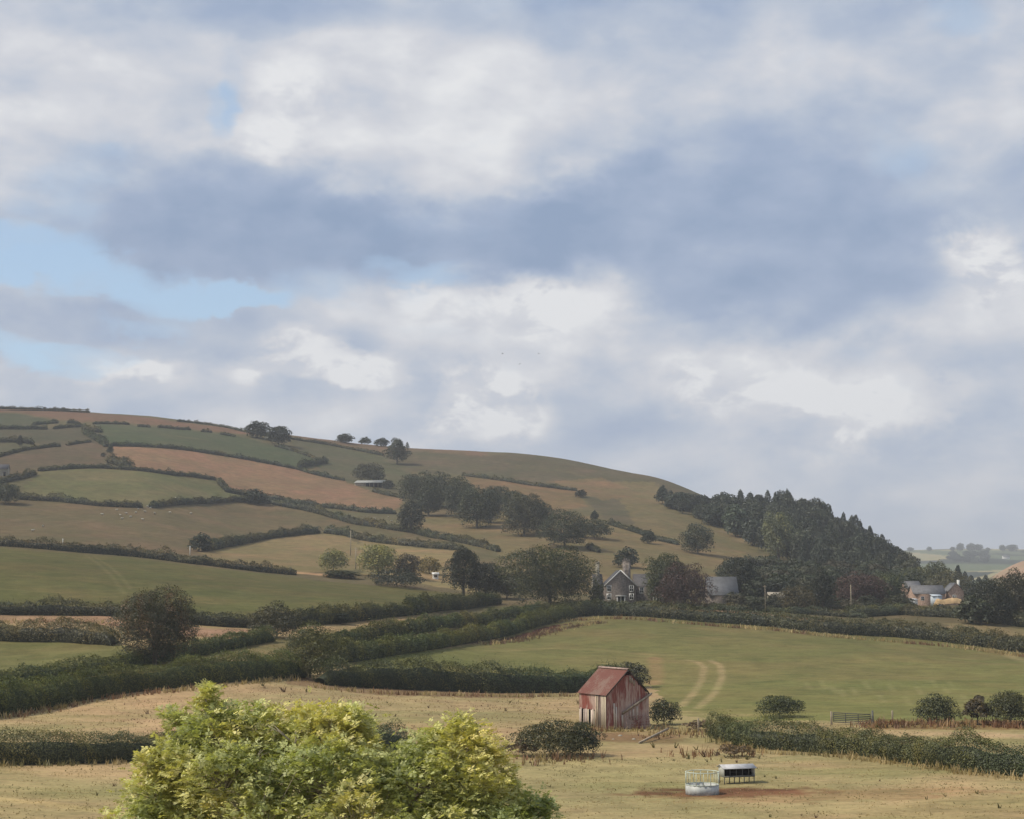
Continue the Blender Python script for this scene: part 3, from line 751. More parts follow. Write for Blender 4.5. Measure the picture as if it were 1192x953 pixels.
T(1002,706,46,66,'round',COP,'dark copper tree behind the pale utility pole',d=530,detail=True,warm=(1.25,1.0,0.85))
T(1034,704,46,46,'round',(0.055,0.072,0.042),'grey green tree just right of the copper tree by the pole',d=540,detail=True)
T(1150,714,44,60,'bush',DARKEST,'dark tree at the left of the pair by the right edge',d=470,name='tree',cat='tree',detail=True)
T(1182,714,58,52,'round',(0.034,0.036,0.022),'taller dark tree with brown top at the right edge',d=475,detail=True)
T(1135,716,24,40,'bush',(0.045,0.055,0.03),'green bush at the foot of the dark right edge trees',d=462)
g = 'trees massed along the foot of the wooded hill'
for i in range(64):
    px = 850+i*3.4+random.uniform(-6, 6); by = random.uniform(672, 702)
    T(px, by, random.uniform(24, 36), random.uniform(28, 44), 'round',
      random.choice([(0.044,0.055,0.032),(0.050,0.064,0.038),(0.040,0.050,0.034),(0.058,0.056,0.036),(0.066,0.072,0.046)]),
      'leafy tree in the mixed belt along the foot of the wooded hill', g)
g = 'bushes along the valley bottom'
for i in range(22):
    T(852+i*9.6+random.uniform(-4, 4), random.uniform(703, 711), random.uniform(10, 18), random.uniform(18, 30), 'bush', random.choice([(0.05,0.06,0.035),(0.06,0.066,0.04),(0.044,0.05,0.03),(0.075,0.07,0.045)]),
      'low bush in the tangle along the valley bottom', g)
g = 'pale rounded trees behind the brick farm'
for (px, by, hp, wp, c) in [(1078,690,36,46,(0.075,0.088,0.052)),(1103,692,32,48,(0.082,0.086,0.056)),(1058,690,36,34,(0.06,0.076,0.05)),(1092,688,40,36,(0.065,0.078,0.05))]:
    T(px, by, hp, wp, 'round', c, 'pale rounded tree close behind the brick farm roofs', g, d=640+random.uniform(-15, 25), detail=True)
g = 'dark conifers in the valley beyond the farm'
for (px, hp) in [(1096,30),(1104,26),(1116,34),(1124,26),(1131,22),(1140,20),(1148,22)]:
    T(px, 690, hp, 17, 'conifer', (0.03,0.042,0.034), 'dark distant conifer in the valley beyond the brick farm', g, d=random.uniform(850, 1000))

# --- wooded hill
wood = [(776,588),(800,590),(830,592),(880,594),(930,604),(960,612),(1000,635),(1040,655),(1064,668),(1030,682),(985,672),(940,662),(900,648),(880,638),(850,622),(815,604),(785,594)]
WP = np.array(wood, float); cnt = 0; tries = 0
g = 'trees in the wood covering the hill'
while cnt < 225 and tries < 5000:
    tries += 1
    px = random.uniform(776, 1060); py = random.uniform(586, 684)
    if not inpoly(np.array([px]), np.array([py]), WP)[0]: continue
    con = random.random() < (0.2 if px < 850 else 0.48)
    c = random.choice([(0.028,0.040,0.028),(0.032,0.046,0.030),(0.036,0.048,0.034)])
    if not con: c = random.choice([(0.036,0.050,0.032),(0.045,0.058,0.036),(0.04,0.05,0.03)])
    hp = random.uniform(24, 38)*(0.62 if px < 830 else 0.8 if px < 860 else 1.0)*(0.85 if px > 1020 else 1)
    T(px, py, hp, random.uniform(13, 19) if con else random.uniform(17, 26), 'conifer' if con else 'round', c,
      'dark conifer among many in the wood covering the hill' if con else 'dark leafy tree among the conifers of the hill wood', g)
    cnt += 1
for px in range(784, 1060, 10):   # the crest line of the wood
    py = np.interp(px, [780,800,830,880,930,960,1000,1040,1060], [588,588,590,593,602,608,630,652,660])
    T(px+random.uniform(-3, 3), py+random.uniform(2, 6), random.uniform(19, 32)*(0.66 if px < 870 else 1)*(0.85 if px > 1010 else 1), random.uniform(14, 23), random.choice(['conifer','tall','round','tall']), (0.030,0.040,0.030),
      'dark tree on the crest of the hill wood against the sky', 'trees on the crest of the hill wood')
T(906,652,66,36,'round',(0.105,0.125,0.075),'pale green broadleaf tree standing out among the conifers',detail=True)
T(856,624,40,30,'round',(0.066,0.092,0.060),'bluish green tree in the left half of the hill wood')
T(934,652,40,26,'round',(0.082,0.100,0.066),'smaller pale tree right of the pale green broadleaf in the wood')

# --- far ridge trees
g = 'trees along the far blue ridge'
for (px, hp, wp) in [(1109,6,6),(1118,10,9),(1128,9,6),(1132,10,11),(1139,9,10),(1150,5,5),(1167,8,8),(1178,9,13),(1060,5,8),(1082,6,6)]:
    T(px, 641, hp, wp, 'round', (0.05,0.065,0.05), 'hazy blue tree on the far ridge at the right', g)
g = 'far woodland trees below the ridge'
for i in range(26):
    T(random.uniform(1102, 1150), random.uniform(645, 655), random.uniform(5, 8), random.uniform(7, 10), 'round', (0.04,0.055,0.045), 'hazy tree in the far wood below the blue ridge', g)

# --- middle distance bushes
T(180,773,101,97,'round',(0.046,0.052,0.026),'big reddish topped tree rising from the left hedges',detail=True,warm=(1.9,1.0,0.9))
T(323,748,48,60,'bush',(0.044,0.046,0.026),'brownish bush where the two lane hedges meet the crest field',d=322,detail=True,name='tree',cat='tree')
T(361,788,64,70,'bush',(0.062,0.072,0.028),'dense green bush at the corner of the straw field',detail=True,warm=(1.6,1.35,0.8))
T(397,732,20,26,'bush',DK,'small dark bush in the hedge below the crest field',d=362)
T(908,834,26,56,'bush',(0.040,0.052,0.022),'dark bush left of the field gate',detail=True)
T(1090,842,34,48,'bush',(0.042,0.052,0.024),'rounded green bush on the red bracken right of the gate',detail=True)
T(1138,843,36,38,'thorn',(0.070,0.060,0.038),'ragged thin thorn bush between the two denser bushes',detail=True)
T(1176,843,40,54,'bush',(0.042,0.050,0.024),'dense dark bush at the right edge above the track',detail=True)
T(773,843,32,38,'bush',(0.040,0.048,0.024),'dark bush against the right side of the red barn',detail=True)
T(735,800,32,40,'bush',(0.048,0.052,0.032),'bush behind the barn roof at the end of the hedge',detail=True)
T(640,880,44,92,'bush',(0.048,0.054,0.024),'bramble thicket in front of the barn to its left',detail=True,warm=(1.7,1.35,0.8))
T(676,878,38,52,'bush',(0.036,0.045,0.022),'dark bush at the right end of the bramble thicket',detail=True)
T(611,880,22,40,'thorn',(0.090,0.070,0.045),'brown low scrub at the left of the bramble thicket',detail=True)
T(855,880,16,46,'thorn',(0.13,0.10,0.06),'dry brown scrub at the left end of the right hand hedge',detail=True)
T(815,850,14,40,'thorn',(0.11,0.085,0.06),'dry scrub along the fence right of the barn bush',detail=True)

# --- hedges
h_ = hedge
h_('dense clipped hedge beside the pale near pasture at left',[(-40,889),(60,889),(130,887),(205,884),(330,882),(480,880)],2.45,2.2,(0.045,0.056,0.030),ragged=0.14)
h_('tall dark hedge bordering the upper straw field at left',[(-40,838),(60,822),(150,806),(230,797),(290,792),(350,788)],3.5,3.3,(0.050,0.064,0.022),ragged=0.16)
h_('dark hedge running behind the red barn',[(372,796),(430,800),(520,804),(620,806),(690,804),(722,801)],3.6,3.2,(0.034,0.043,0.021),ragged=0.30)
h_('hedge along the left lane under the big reddish tree',[(-40,806),(60,792),(140,779),(200,768),(260,757),(315,746)],2.3,2.3,(0.046,0.058,0.026),ragged=0.2)
h_('brown tinged hedge below the pale lane at far left',[(-40,743),(60,747),(135,751)],3.3,2.6,(0.046,0.046,0.025),ragged=0.25)
h_('long dark hedge along the bottom of the crest field',[(-40,713),(60,716),(140,717),(200,725),(260,729),(310,730),(370,725)],2.5,2.2,(0.032,0.036,0.022),ragged=0.25)
h_('hedge rising right from the lane to the big round tree',[(365,727),(420,722),(470,716),(520,709),(580,702)],3.0,2.8,(0.036,0.043,0.022),ragged=0.25)
h_('lower of the two hedges flanking the sunken lane',[(395,772),(450,763),(500,755),(540,748),(580,741),(635,726),(665,720)],2.9,2.6,(0.052,0.062,0.026),ragged=0.2)
h_('upper of the two hedges flanking the sunken lane',[(375,757),(420,746),(480,737),(540,729),(590,720),(640,712)],2.6,2.3,(0.048,0.056,0.025),ragged=0.25)
h_('long level hedge across the far side of the green field',[(640,720),(700,716),(760,718),(830,724),(900,729),(960,736),(1040,741),(1120,749),(1240,762)],3.5,3.2,(0.034,0.040,0.022),ragged=0.18)
h_('hedge in front of the farmhouse garden',[(640,706),(690,705),(750,706),(800,708)],1.5,2.2,(0.045,0.052,0.028),ragged=0.25)
h_('low hedge below the grey barn and cottage',[(800,708),(860,710),(930,714),(1010,719)],1.6,2.2,(0.038,0.044,0.026),ragged=0.3)
h_('grey green garden hedge below the copper tree by the pole',[(985,718),(1030,716),(1068,714)],3.0,3.6,(0.056,0.066,0.042),ragged=0.2)
h_('hedge in front of the brick farm yard',[(1050,715),(1100,718),(1140,722),(1240,734)],2.8,2.6,(0.034,0.038,0.022),ragged=0.25)
h_('broad hedge between near pasture and track at right',[(832,858),(870,869),(930,874),(1000,879),(1060,888),(1120,896),(1260,910)],2.25,1.9,(0.046,0.056,0.024),ragged=0.22)
h_('hedge along the crest behind the olive crest field',[(-40,632),(0,635),(75,641),(150,647),(225,656),(260,660),(300,665),(345,669)],2.7,2.4,(0.034,0.038,0.024),ragged=0.3)
GH = (0.038, 0.043, 0.028)
hill = [
 ('hedge under the left part of the pale green hill field',[(22,581),(60,583),(110,588),(166,591)],2.6),
 ('hedge under the right part of the pale green hill field',[(176,591),(230,586),(290,584),(318,586)],2.6),
 ('hedge along the lower edge of the orange field',[(262,572),(290,577),(318,582),(361,588),(401,593),(436,597),(461,598)],2.6),
 ('hedge slanting down below the orange field to the slope trees',[(318,587),(361,595),(386,602),(421,611),(461,617),(482,620)],3.0),
 ('hedge curving down from the dark slope tree to the evergreens',[(482,620),(525,629),(563,637),(580,642)],2.6),
 ('thick hedge rising right above the small straw field',[(238,641),(270,635),(300,629),(340,623),(371,620)],3.2),
 ('hedge above the bright straw strip behind the sunlit tree',[(378,620),(401,623),(421,628),(455,633),(487,636),(537,640)],2.8),
 ('hedge along the upper edge of the orange field',[(128,519),(176,520),(227,525),(277,533),(310,539),(346,546)],2.2),
 ('short hedge at the upper right corner of the orange field',[(346,546),(366,552),(401,559)],2.2),
 ('hedge under the grey hill shed',[(434,572),(450,576),(470,580)],2.2),
 ('bushy hedge down the left end of the orange field',[(127,538),(140,542),(152,546)],4.0),
 ('curved hedge over the top of the pale green hill field',[(45,548),(88,545),(126,545),(156,547),(189,551),(227,555),(253,559)],2.2),
 ('hedge stepping down at the right end of the pale green hill field',[(254,561),(260,568),(268,573),(290,577)],2.6),
 ('hedge left of the pale green hill field behind the dark tree',[(-20,565),(0,562),(20,558),(41,552)],2.6),
 ('faint hedge curving left of the lone hill tree',[(-10,533),(0,531),(23,525),(50,521),(70,519)],1.8),
 ('short faint hedge right of the lone hill tree',[(78,518),(90,516),(106,514)],1.6),
 ('thick short hedge at the left edge level with the lone hill tree',[(-20,514),(0,514),(25,515),(39,517)],3.0),
 ('hedge below the uppermost green field at the left edge',[(-20,500),(10,499),(55,499)],2.4),
 ('short dark hedge high under the pink skyline field',[(38,494),(67,492)],1.8),
 ('short hedge right of the uppermost left fields',[(62,499),(80,497),(100,496)],2.0),
 ('smallest hedge scrap under the pink skyline field',[(78,492),(93,493)],2.2),
 ('first hedge length along the lower edge of the pink field',[(108,493),(130,493),(151,494)],1.8),
 ('second short hedge length along the lower edge of the pink field',[(160,496),(175,497)],1.8),
 ('third hedge length along the lower edge of the pink field',[(183,497),(205,499),(222,500)],1.8),
 ('fourth tiny hedge length along the lower edge of the pink field',[(234,502),(247,503)],1.6),
 ('last tiny hedge length below the pink field near the skyline trees',[(256,505),(274,508)],1.6),
 ('thick curving hedge left of the high green field',[(99,505),(108,510),(117,515),(124,520)],3.6),
 ('hedge at the top corner of the high green field',[(97,500),(107,502),(118,503)],3.4),
 ('dark hedge under the orange strip right of the skyline pair',[(335,510),(373,516),(411,523),(446,530)],1.8),
 ('faint hedge sloping right from below the skyline pair',[(320,519),(348,527),(368,534)],1.8),
 ('short thick hedge at the right tip of the high green field',[(348,544),(364,541),(380,538)],3.2),
 ('upper hedge across the big right hand slope',[(538,553),(576,558),(621,565),(672,571)],2.0),
 ('long hedge crossing the pasture toward the lone tree',[(709,610),(739,619),(764,628),(790,634)],2.2),
 ('hedge scrap above the pale bush by the farmhouse',[(684,638),(697,643)],2.2),
 ('dotted low hedge along the bare skyline at far left',[(-20,476),(20,477),(60,478),(105,480)],1.9),
 ('low hedge along the skyline left of the skyline pair',[(206,490),(235,493),(262,497),(288,503)],1.6),
]
for lab, pix, hh in hill:
    h_(lab, pix, hh, hh*0.95, GH, ragged=0.35)
for (lab, a, b) in [('low dark shrub line between sheep field hedge and small straw field',(262,668),(318,672))]:
    pass

# ------------------------------------------------------------------ dry grass, weeds
def blades(P, hgt, wid, col, lean=0.35, per=3):
    b = MB(); n = len(P); P = np.repeat(P, per, axis=0)+rng.normal(size=(n*per, 3))*np.array([0.06, 0.06, 0])*np.repeat(hgt, per)[:, None]*2
    hh = np.repeat(hgt, per)*(0.6+0.6*rng.random(n*per)); ww = np.repeat(wid, per)
    a = rng.random(n*per)*6.283; L = rng.normal(size=(n*per, 2))*lean*hh[:, None]
    dx = np.cos(a)*ww/2; dy = np.sin(a)*ww/2
    v0 = P+np.stack([-dx, -dy, 0*dx-0.03], 1); v1 = P+np.stack([dx, dy, 0*dx-0.03], 1)
    v2 = P+np.stack([L[:, 0]+dx*.3, L[:, 1]+dy*.3, hh], 1); v3 = P+np.stack([L[:, 0]-dx*.3, L[:, 1]-dy*.3, hh*0.98], 1)
    v = np.stack([v0, v1, v2, v3], 1).reshape(-1, 3)
    c = np.repeat(np.repeat(col, per, axis=0)*(0.75+0.5*rng.random((n*per, 1))), 4, axis=0)
    b.add(v, np.arange(n*per*4).reshape(-1, 4), col=c); return b

def scatter_poly(poly, n, zof=0.0):
    P = np.array([unproj(px, py)[:2] for px, py in poly]); lo = P.min(0); hi = P.max(0)
    x = rng.uniform(lo[0], hi[0], n*3); y = rng.uniform(lo[1], hi[1], n*3)
    k = np.nonzero(inpoly(x, y, P))[0][:n]
    return np.stack([x[k], y[k], terrain(x[k], y[k])], 1)

S1 = lin(168,148,104); S2 = lin(150,132,88); S3 = lin(120,112,70); BR = lin(96,72,50)
def grasscol(P, opts, s=77):
    k = fbm(P[:, 0]/5, P[:, 1]/5, s, 2); i = np.clip(((k-0.3)/0.4*len(opts)), 0, len(opts)-1).astype(int)
    return np.array(opts)[i]
P = scatter_poly([(-60,888),(480,886),(620,886),(860,876),(1060,892),(1260,912),(1260,958),(-60,958)], 15000)
P = P[fbm(P[:, 0]/2.2, P[:, 1]/1.4, 12, 3) > 0.44]
o = blades(P, 0.035+0.08*rng.random(len(P))**3, np.full(len(P), 0.07), grasscol(P, [S1,S2,S2,S3]), 0.6).obj('pasture_grass', M_GRASS); tag(o, 'short dry tufted grass over the near pasture', 'grass', kind='stuff')
P = scatter_poly([(-60,840),(60,824),(345,790),(430,802),(620,808),(690,806),(700,850),(600,880),(-60,884)], 11000)
P = P[fbm(P[:, 0]/2.4, P[:, 1]/1.6, 13, 3) > 0.43]
o = blades(P, 0.06+0.14*rng.random(len(P))**3, np.full(len(P), 0.09), grasscol(P, [S1,S2,S1,BR*1.6]), 0.5).obj('straw_grass', M_GRASS); tag(o, 'dry straw coloured grass in the field left of the barn', 'grass', kind='stuff')
# fringes of long dry grass at hedge feet
def fringe(lines, hgt, col, name, label, step=0.35, jit=1.0, wid=0.12):
    PP = []
    for pix in lines:
        C, L = resample([unproj(px, py) for px, py in pix], 1.5)
        n = int(L/step*2); u = rng.random(n)*(len(C)-1); i = np.minimum(u.astype(int), len(C)-2); f = (u-i)[:, None]
        b = C[i]*(1-f)+C[i+1]*f; m = fbm(u*1.7, u*0+len(pix), 5, 2) > 0.36; b = b[m]
        b = b+np.stack([rng.normal(size=len(b))*jit, rng.normal(size=len(b))*jit, 0*b[:, 0]], 1)
        b[:, 2] = terrain(b[:, 0], b[:, 1]); PP.append(b)
    P = np.concatenate(PP)
    o = blades(P, hgt*(0.4+0.8*rng.random(len(P))), np.full(len(P), wid), grasscol(P, col, 91), 0.3).obj(name, M_GRASS)
    tag(o, label, 'grass', kind='stuff')
fringe([[(640,724),(700,720),(830,728),(960,740),(1120,754),(1240,768)]], 0.9, [S1,S2,BR*1.7], 'verge_grass', 'long dry grass along the foot of the far green field hedge', 0.3, 0.8, 0.22)
fringe([[(372,801),(430,806),(520,809),(620,811),(690,809)], [(-40,842),(60,826),(150,810),(290,795),(350,791)]], 0.7, [BR*2,S1,BR*1.6,S2], 'hedge_foot_grass', 'brown dry grass at the foot of the straw field hedges', 0.25, 0.8, 0.14)
fringe([[(-40,891),(60,891),(205,887)], [(832,862),(870,873),(1000,883),(1120,900),(1240,912)]], 0.6, [S1,S2,S3], 'pasture_edge_grass', 'pale long grass at the foot of the near hedges', 0.2, 0.5, 0.09)
fringe([[(1008,846),(1080,846),(1260,848)], [(1012,843),(1260,844)]], 0.75, [lin(134,98,70),lin(150,120,84),BR*1.4], 'bracken', 'red brown dry bracken around the bushes right of the gate', 0.12, 0.8, 0.14)
fringe([[(750,711),(830,714),(900,719),(960,726)]], 1.0, [lin(165,132,100),S1], 'tall_dry_grass', 'pinkish dry grass strip below the grey barn', 0.25, 1.5, 0.25)
fringe([[(-40,723),(60,723),(140,727),(220,739),(310,744)]], 0.7, [lin(170,138,112),S1], 'lane_verge_grass', 'pinkish dry grass along the pale lane', 0.3, 1.2, 0.2)
fringe([[(672,843),(705,851),(735,851),(762,849)]], 0.55, [S2,BR*1.8,S3], 'barn_foot_grass', 'rough grass growing along the foot of the barn walls', 0.15, 0.5, 0.1)
fringe([[(770,858),(800,852),(840,858)], [(600,886),(690,884)], [(790,880),(830,878),(880,880)]], 0.8, [BR*2.0,S2,BR*1.5], 'rough_grass', 'rough brown grass around the barn and thicket', 0.2, 1.6, 0.12)
fringe([[(560,749),(600,746),(640,735),(700,724)]], 0.7, [BR*1.4,S1,BR], 'bank_grass', 'reddish dry grass on the bank above the green field', 0.2, 1.2, 0.16)
# dark dock stems standing in the fields
def weeds(poly, n, hgt, name, label):
    P = scatter_poly(poly, n*3); P = P[fbm(P[:, 0]/5, P[:, 1]/4, 14, 2) > 0.56]; hh = hgt*(0.3+0.8*rng.random(len(P))**2)
    c = np.where(rng.random((len(P), 1)) < 0.5, BR*0.9, lin(104,98,62))
    o = blades(P, hh, hh*0.3, c, 0.5, per=7).obj(name, M_GRASS); tag(o, label, 'weeds', kind='stuff')
weeds([(120,808),(345,795),(420,806),(430,830),(120,840)], 30, 0.6, 'dock_stems', 'dark dock stems standing in the straw field')
weeds([(430,812),(690,812),(700,850),(600,870),(430,860)], 40, 0.45, 'dock_weeds', 'scattered dark weeds in the field left of the barn')
weeds([(-60,892),(600,890),(860,884),(1060,895),(1260,915),(1260,956),(-60,956)], 90, 0.3, 'pasture_weeds', 'small dark weed clumps dotted over the near pasture')
weeds([(760,868),(900,878),(880,888),(760,890)], 18, 0.55, 'thistles', 'tall dark weeds behind the cattle feeders')

# ------------------------------------------------------------------ foreground tree
def foreground_tree():
    D0 = 35.0
    def pt(px, py, dy=0.0):
        r = raydir(px, py); hx = math.hypot(r[0], r[1]); s = (D0+dy)/hx; return r*s
    base = at_d(385, 35.5)
    e = empty('broadleaf_tree', base, 0, 'sunlit yellow green tree with divided leaves filling the bottom of the view', 'tree')
    S = 1900/D0
    lobes = [ # px, py, depth offset, radius px
     (250,868,0,52),(300,860,.6,50),(215,895,.3,52),(180,925,0,40),(262,915,-.8,60),(330,905,.2,60),(240,826,.2,22),(238,806,0.1,10),(172,882,.3,14),(205,838,.4,18),
     (383,862,0,52),(355,840,.6,26),(412,862,.3,34),(380,915,-.8,70),(440,918,0,46),(410,845,0,32),
     (535,878,0,48),(500,888,.2,40),(568,885,.2,32),(480,925,-.6,60),(545,925,-.7,56),(590,925,.2,30),(540,845,0.2,18),(632,942,.3,20),(610,955,.1,34),
     (200,985,0.5,80),(300,985,-1.2,90),(420,990,-1.4,95),(540,990,-1,80),(360,1050,0,150),(230,1050,0.5,100),(500,1050,0.6,110),(600,1000,.5,50),(260,950,2.2,90),(420,950,2.4,95),(530,960,2,70)]
    br = MB(); B0 = np.zeros(3)
    fork = pt(385, 1130)-base
    br.tube([B0-np.array([0, 0, .2]), B0+np.array([.05, 0, 1.0]), fork*0.6, fork], [0.30, 0.24, 0.2, 0.17], 9)
    P = []; N = []; A = []; CL = []; twig_roots = []
    for (px, py, dy, rp) in lobes:
        c = pt(px, py+5, dy)-base; R = (rp*0.86-5 if rp > 25 else rp*0.6)/S
        st = fork+np.array([0, 0, -0.2])
        mid = st*0.5+c*0.5+np.array([0, 0, 0.15])+rng.normal(size=3)*0.12
        br.tube([st, mid, c], [0.075, 0.045, 0.02], 6)
        nt = int(20+245*R*R) if rp < 85 else int(150*R)
        dv = rng.normal(size=(nt, 3)); dv /= np.linalg.norm(dv, axis=1, keepdims=True)
        dv[:, 2] = np.where(dv[:, 2] < -0.4, -dv[:, 2], dv[:, 2])
        hue = rng.random()
        for k in range(nt):
            rr = R*(0.45+0.62*math.sqrt(rng.random()))*(0.72+0.62*float(vnoise(dv[k, 0]*2.5+px, dv[k, 2]*2.5+dv[k, 1]*2.5, 5)))
            if rng.random() < 0.14: rr *= 1.22
            tip = c+dv[k]*rr
            if k % 5 == 0 and rp > 15: br.tube([c+dv[k]*R*0.1, c+dv[k]*rr*0.6+rng.normal(size=3)*0.05, tip], [0.014, 0.009, 0.004], 4, cap=False)
            hk = float(vnoise(tip[0]*1.1+7, tip[2]*1.1+tip[1]*.5, 4))
            for l in range(6):
                az = rng.random()*6.283
                d = dv[k]*0.6+np.array([math.cos(az), math.sin(az), 0.15+0.3*rng.random()])*0.75; d /= np.linalg.norm(d)
                P.append(tip+rng.normal(size=3)*(0.05+0.05*(l > 1))); A.append(d); CL.append((hk+0.35*(rng.random()-0.5), rng.random()))
    P = np.array(P); A = np.array(A); CL = np.array(CL); n = len(P)
    up = np.array([0, 0, 1.0]); Sd = np.cross(A, up); Sd /= (np.linalg.norm(Sd, axis=1, keepdims=True)+1e-9); Nn = np.cross(Sd, A)
    roll = rng.normal(size=n)*0.5; Sd2 = Sd*np.cos(roll)[:, None]+Nn*np.sin(roll)[:, None]; Nn = np.cross(Sd2, A); Sd = Sd2
    Lr = 0.09+0.10*rng.random(n)
    g1 = np.array([0.40, 0.425, 0.16]); g2 = np.array([0.51, 0.51, 0.20]); g3 = np.array([0.60, 0.53, 0.19]); g4 = np.array([0.27, 0.31, 0.12])
    h = CL[:, 0][:, None]
    col = np.where(h < 0.35, g4+(g1-g4)*np.clip(h/0.35, 0, 1), np.where(h < 0.65, g1+(g2-g1)*np.clip((h-.35)/.3, 0, 1), g2+(g3-g2)*np.clip((h-.65)/.35, 0, 1)))
    col = col*(0.7+0.6*CL[:, 1][:, None])
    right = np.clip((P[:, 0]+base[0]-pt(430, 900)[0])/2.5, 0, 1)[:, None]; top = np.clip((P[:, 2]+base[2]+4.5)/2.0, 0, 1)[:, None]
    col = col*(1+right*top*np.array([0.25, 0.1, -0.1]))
    lv = MB()
    for i in range(7):
        t = [0.35, 0.35, 0.62, 0.62, 0.86, 0.86, 1.0][i]; sd = [1, -1, 1, -1, 1, -1, 0][i]
        o = P+A*(Lr*t)[:, None]-up*(0.18*Lr*t*t)[:, None]
        ax = A*(0.45 if sd else 1.0)+Sd*sd*0.85-up*0.28; ax /= np.linalg.norm(ax, axis=1, keepdims=True)
        pr = np.cross(ax, Nn); pr /= (np.linalg.norm(pr, axis=1, keepdims=True)+1e-9)
        ll = (0.062+0.05*rng.random(n))[:, None]*(1.15 if not sd else 1); ww = ll*0.19
        v = np.stack([o, o+ax*ll*0.42+pr*ww-Nn*ll*.04, o+ax*ll-up*ll*0.10, o+ax*ll*0.42-pr*ww-Nn*ll*.04], 1).reshape(-1, 3)
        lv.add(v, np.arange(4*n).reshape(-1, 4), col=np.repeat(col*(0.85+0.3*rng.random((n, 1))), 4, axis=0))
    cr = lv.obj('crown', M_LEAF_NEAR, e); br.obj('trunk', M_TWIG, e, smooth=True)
    # pale bare twigs showing through
    for (px, py) in [(518,880),(528,890),(508,885),(470,945),(425,905),(440,912),(570,945),(330,855),(345,862),(240,935),(300,880)]:
        a = pt(px, py, -0.75)-base; dirv = np.array([rng.normal()*0.5, -0.1, 0.5+rng.random()*0.3]); tw = MB()
        for q in range(3):
            dd = dirv+rng.normal(size=3)*np.array([.5, .2, .3]); tw.tube([a-dirv*0.15, a+dd*0.1, a+dd*0.32+rng.normal(size=3)*0.03], [0.016, 0.011, 0.004], 5)
        tw.obj('branch', M_TWIG, e, smooth=True)
    return e
foreground_tree()

# ------------------------------------------------------------------ red barn
def corr(b, o, u, v, lu, lv, nn, amp=0.03, per=0.25, thick=0.02, col=(1, 1, 1), holes=None, nv=6):
    """corrugated sheet: ribs run along v; o origin, u across, v along, nn normal"""
    o, u, v, nn = [np.asarray(a, float) for a in (o, u, v, nn)]
    n = int(lu/per*4)+1; vs = []; idx = {}
    for j in range(nv+1):
        for i in range(n+1):
            uu = lu*i/n; w = amp*math.sin(2*math.pi*uu/per)
            vs.append(o+u*uu+v*lv*j/nv+nn*w)
    q = [[j*(n+1)+i, j*(n+1)+i+1, (j+1)*(n+1)+i+1, (j+1)*(n+1)+i] for j in range(nv) for i in range(n)]
    b.add(vs, q, col=col)
    # underside skin so the sheet has thickness
    vs2 = [p-nn*thick for p in vs]
    b.add(vs2, [a[::-1] for a in q], col=col)

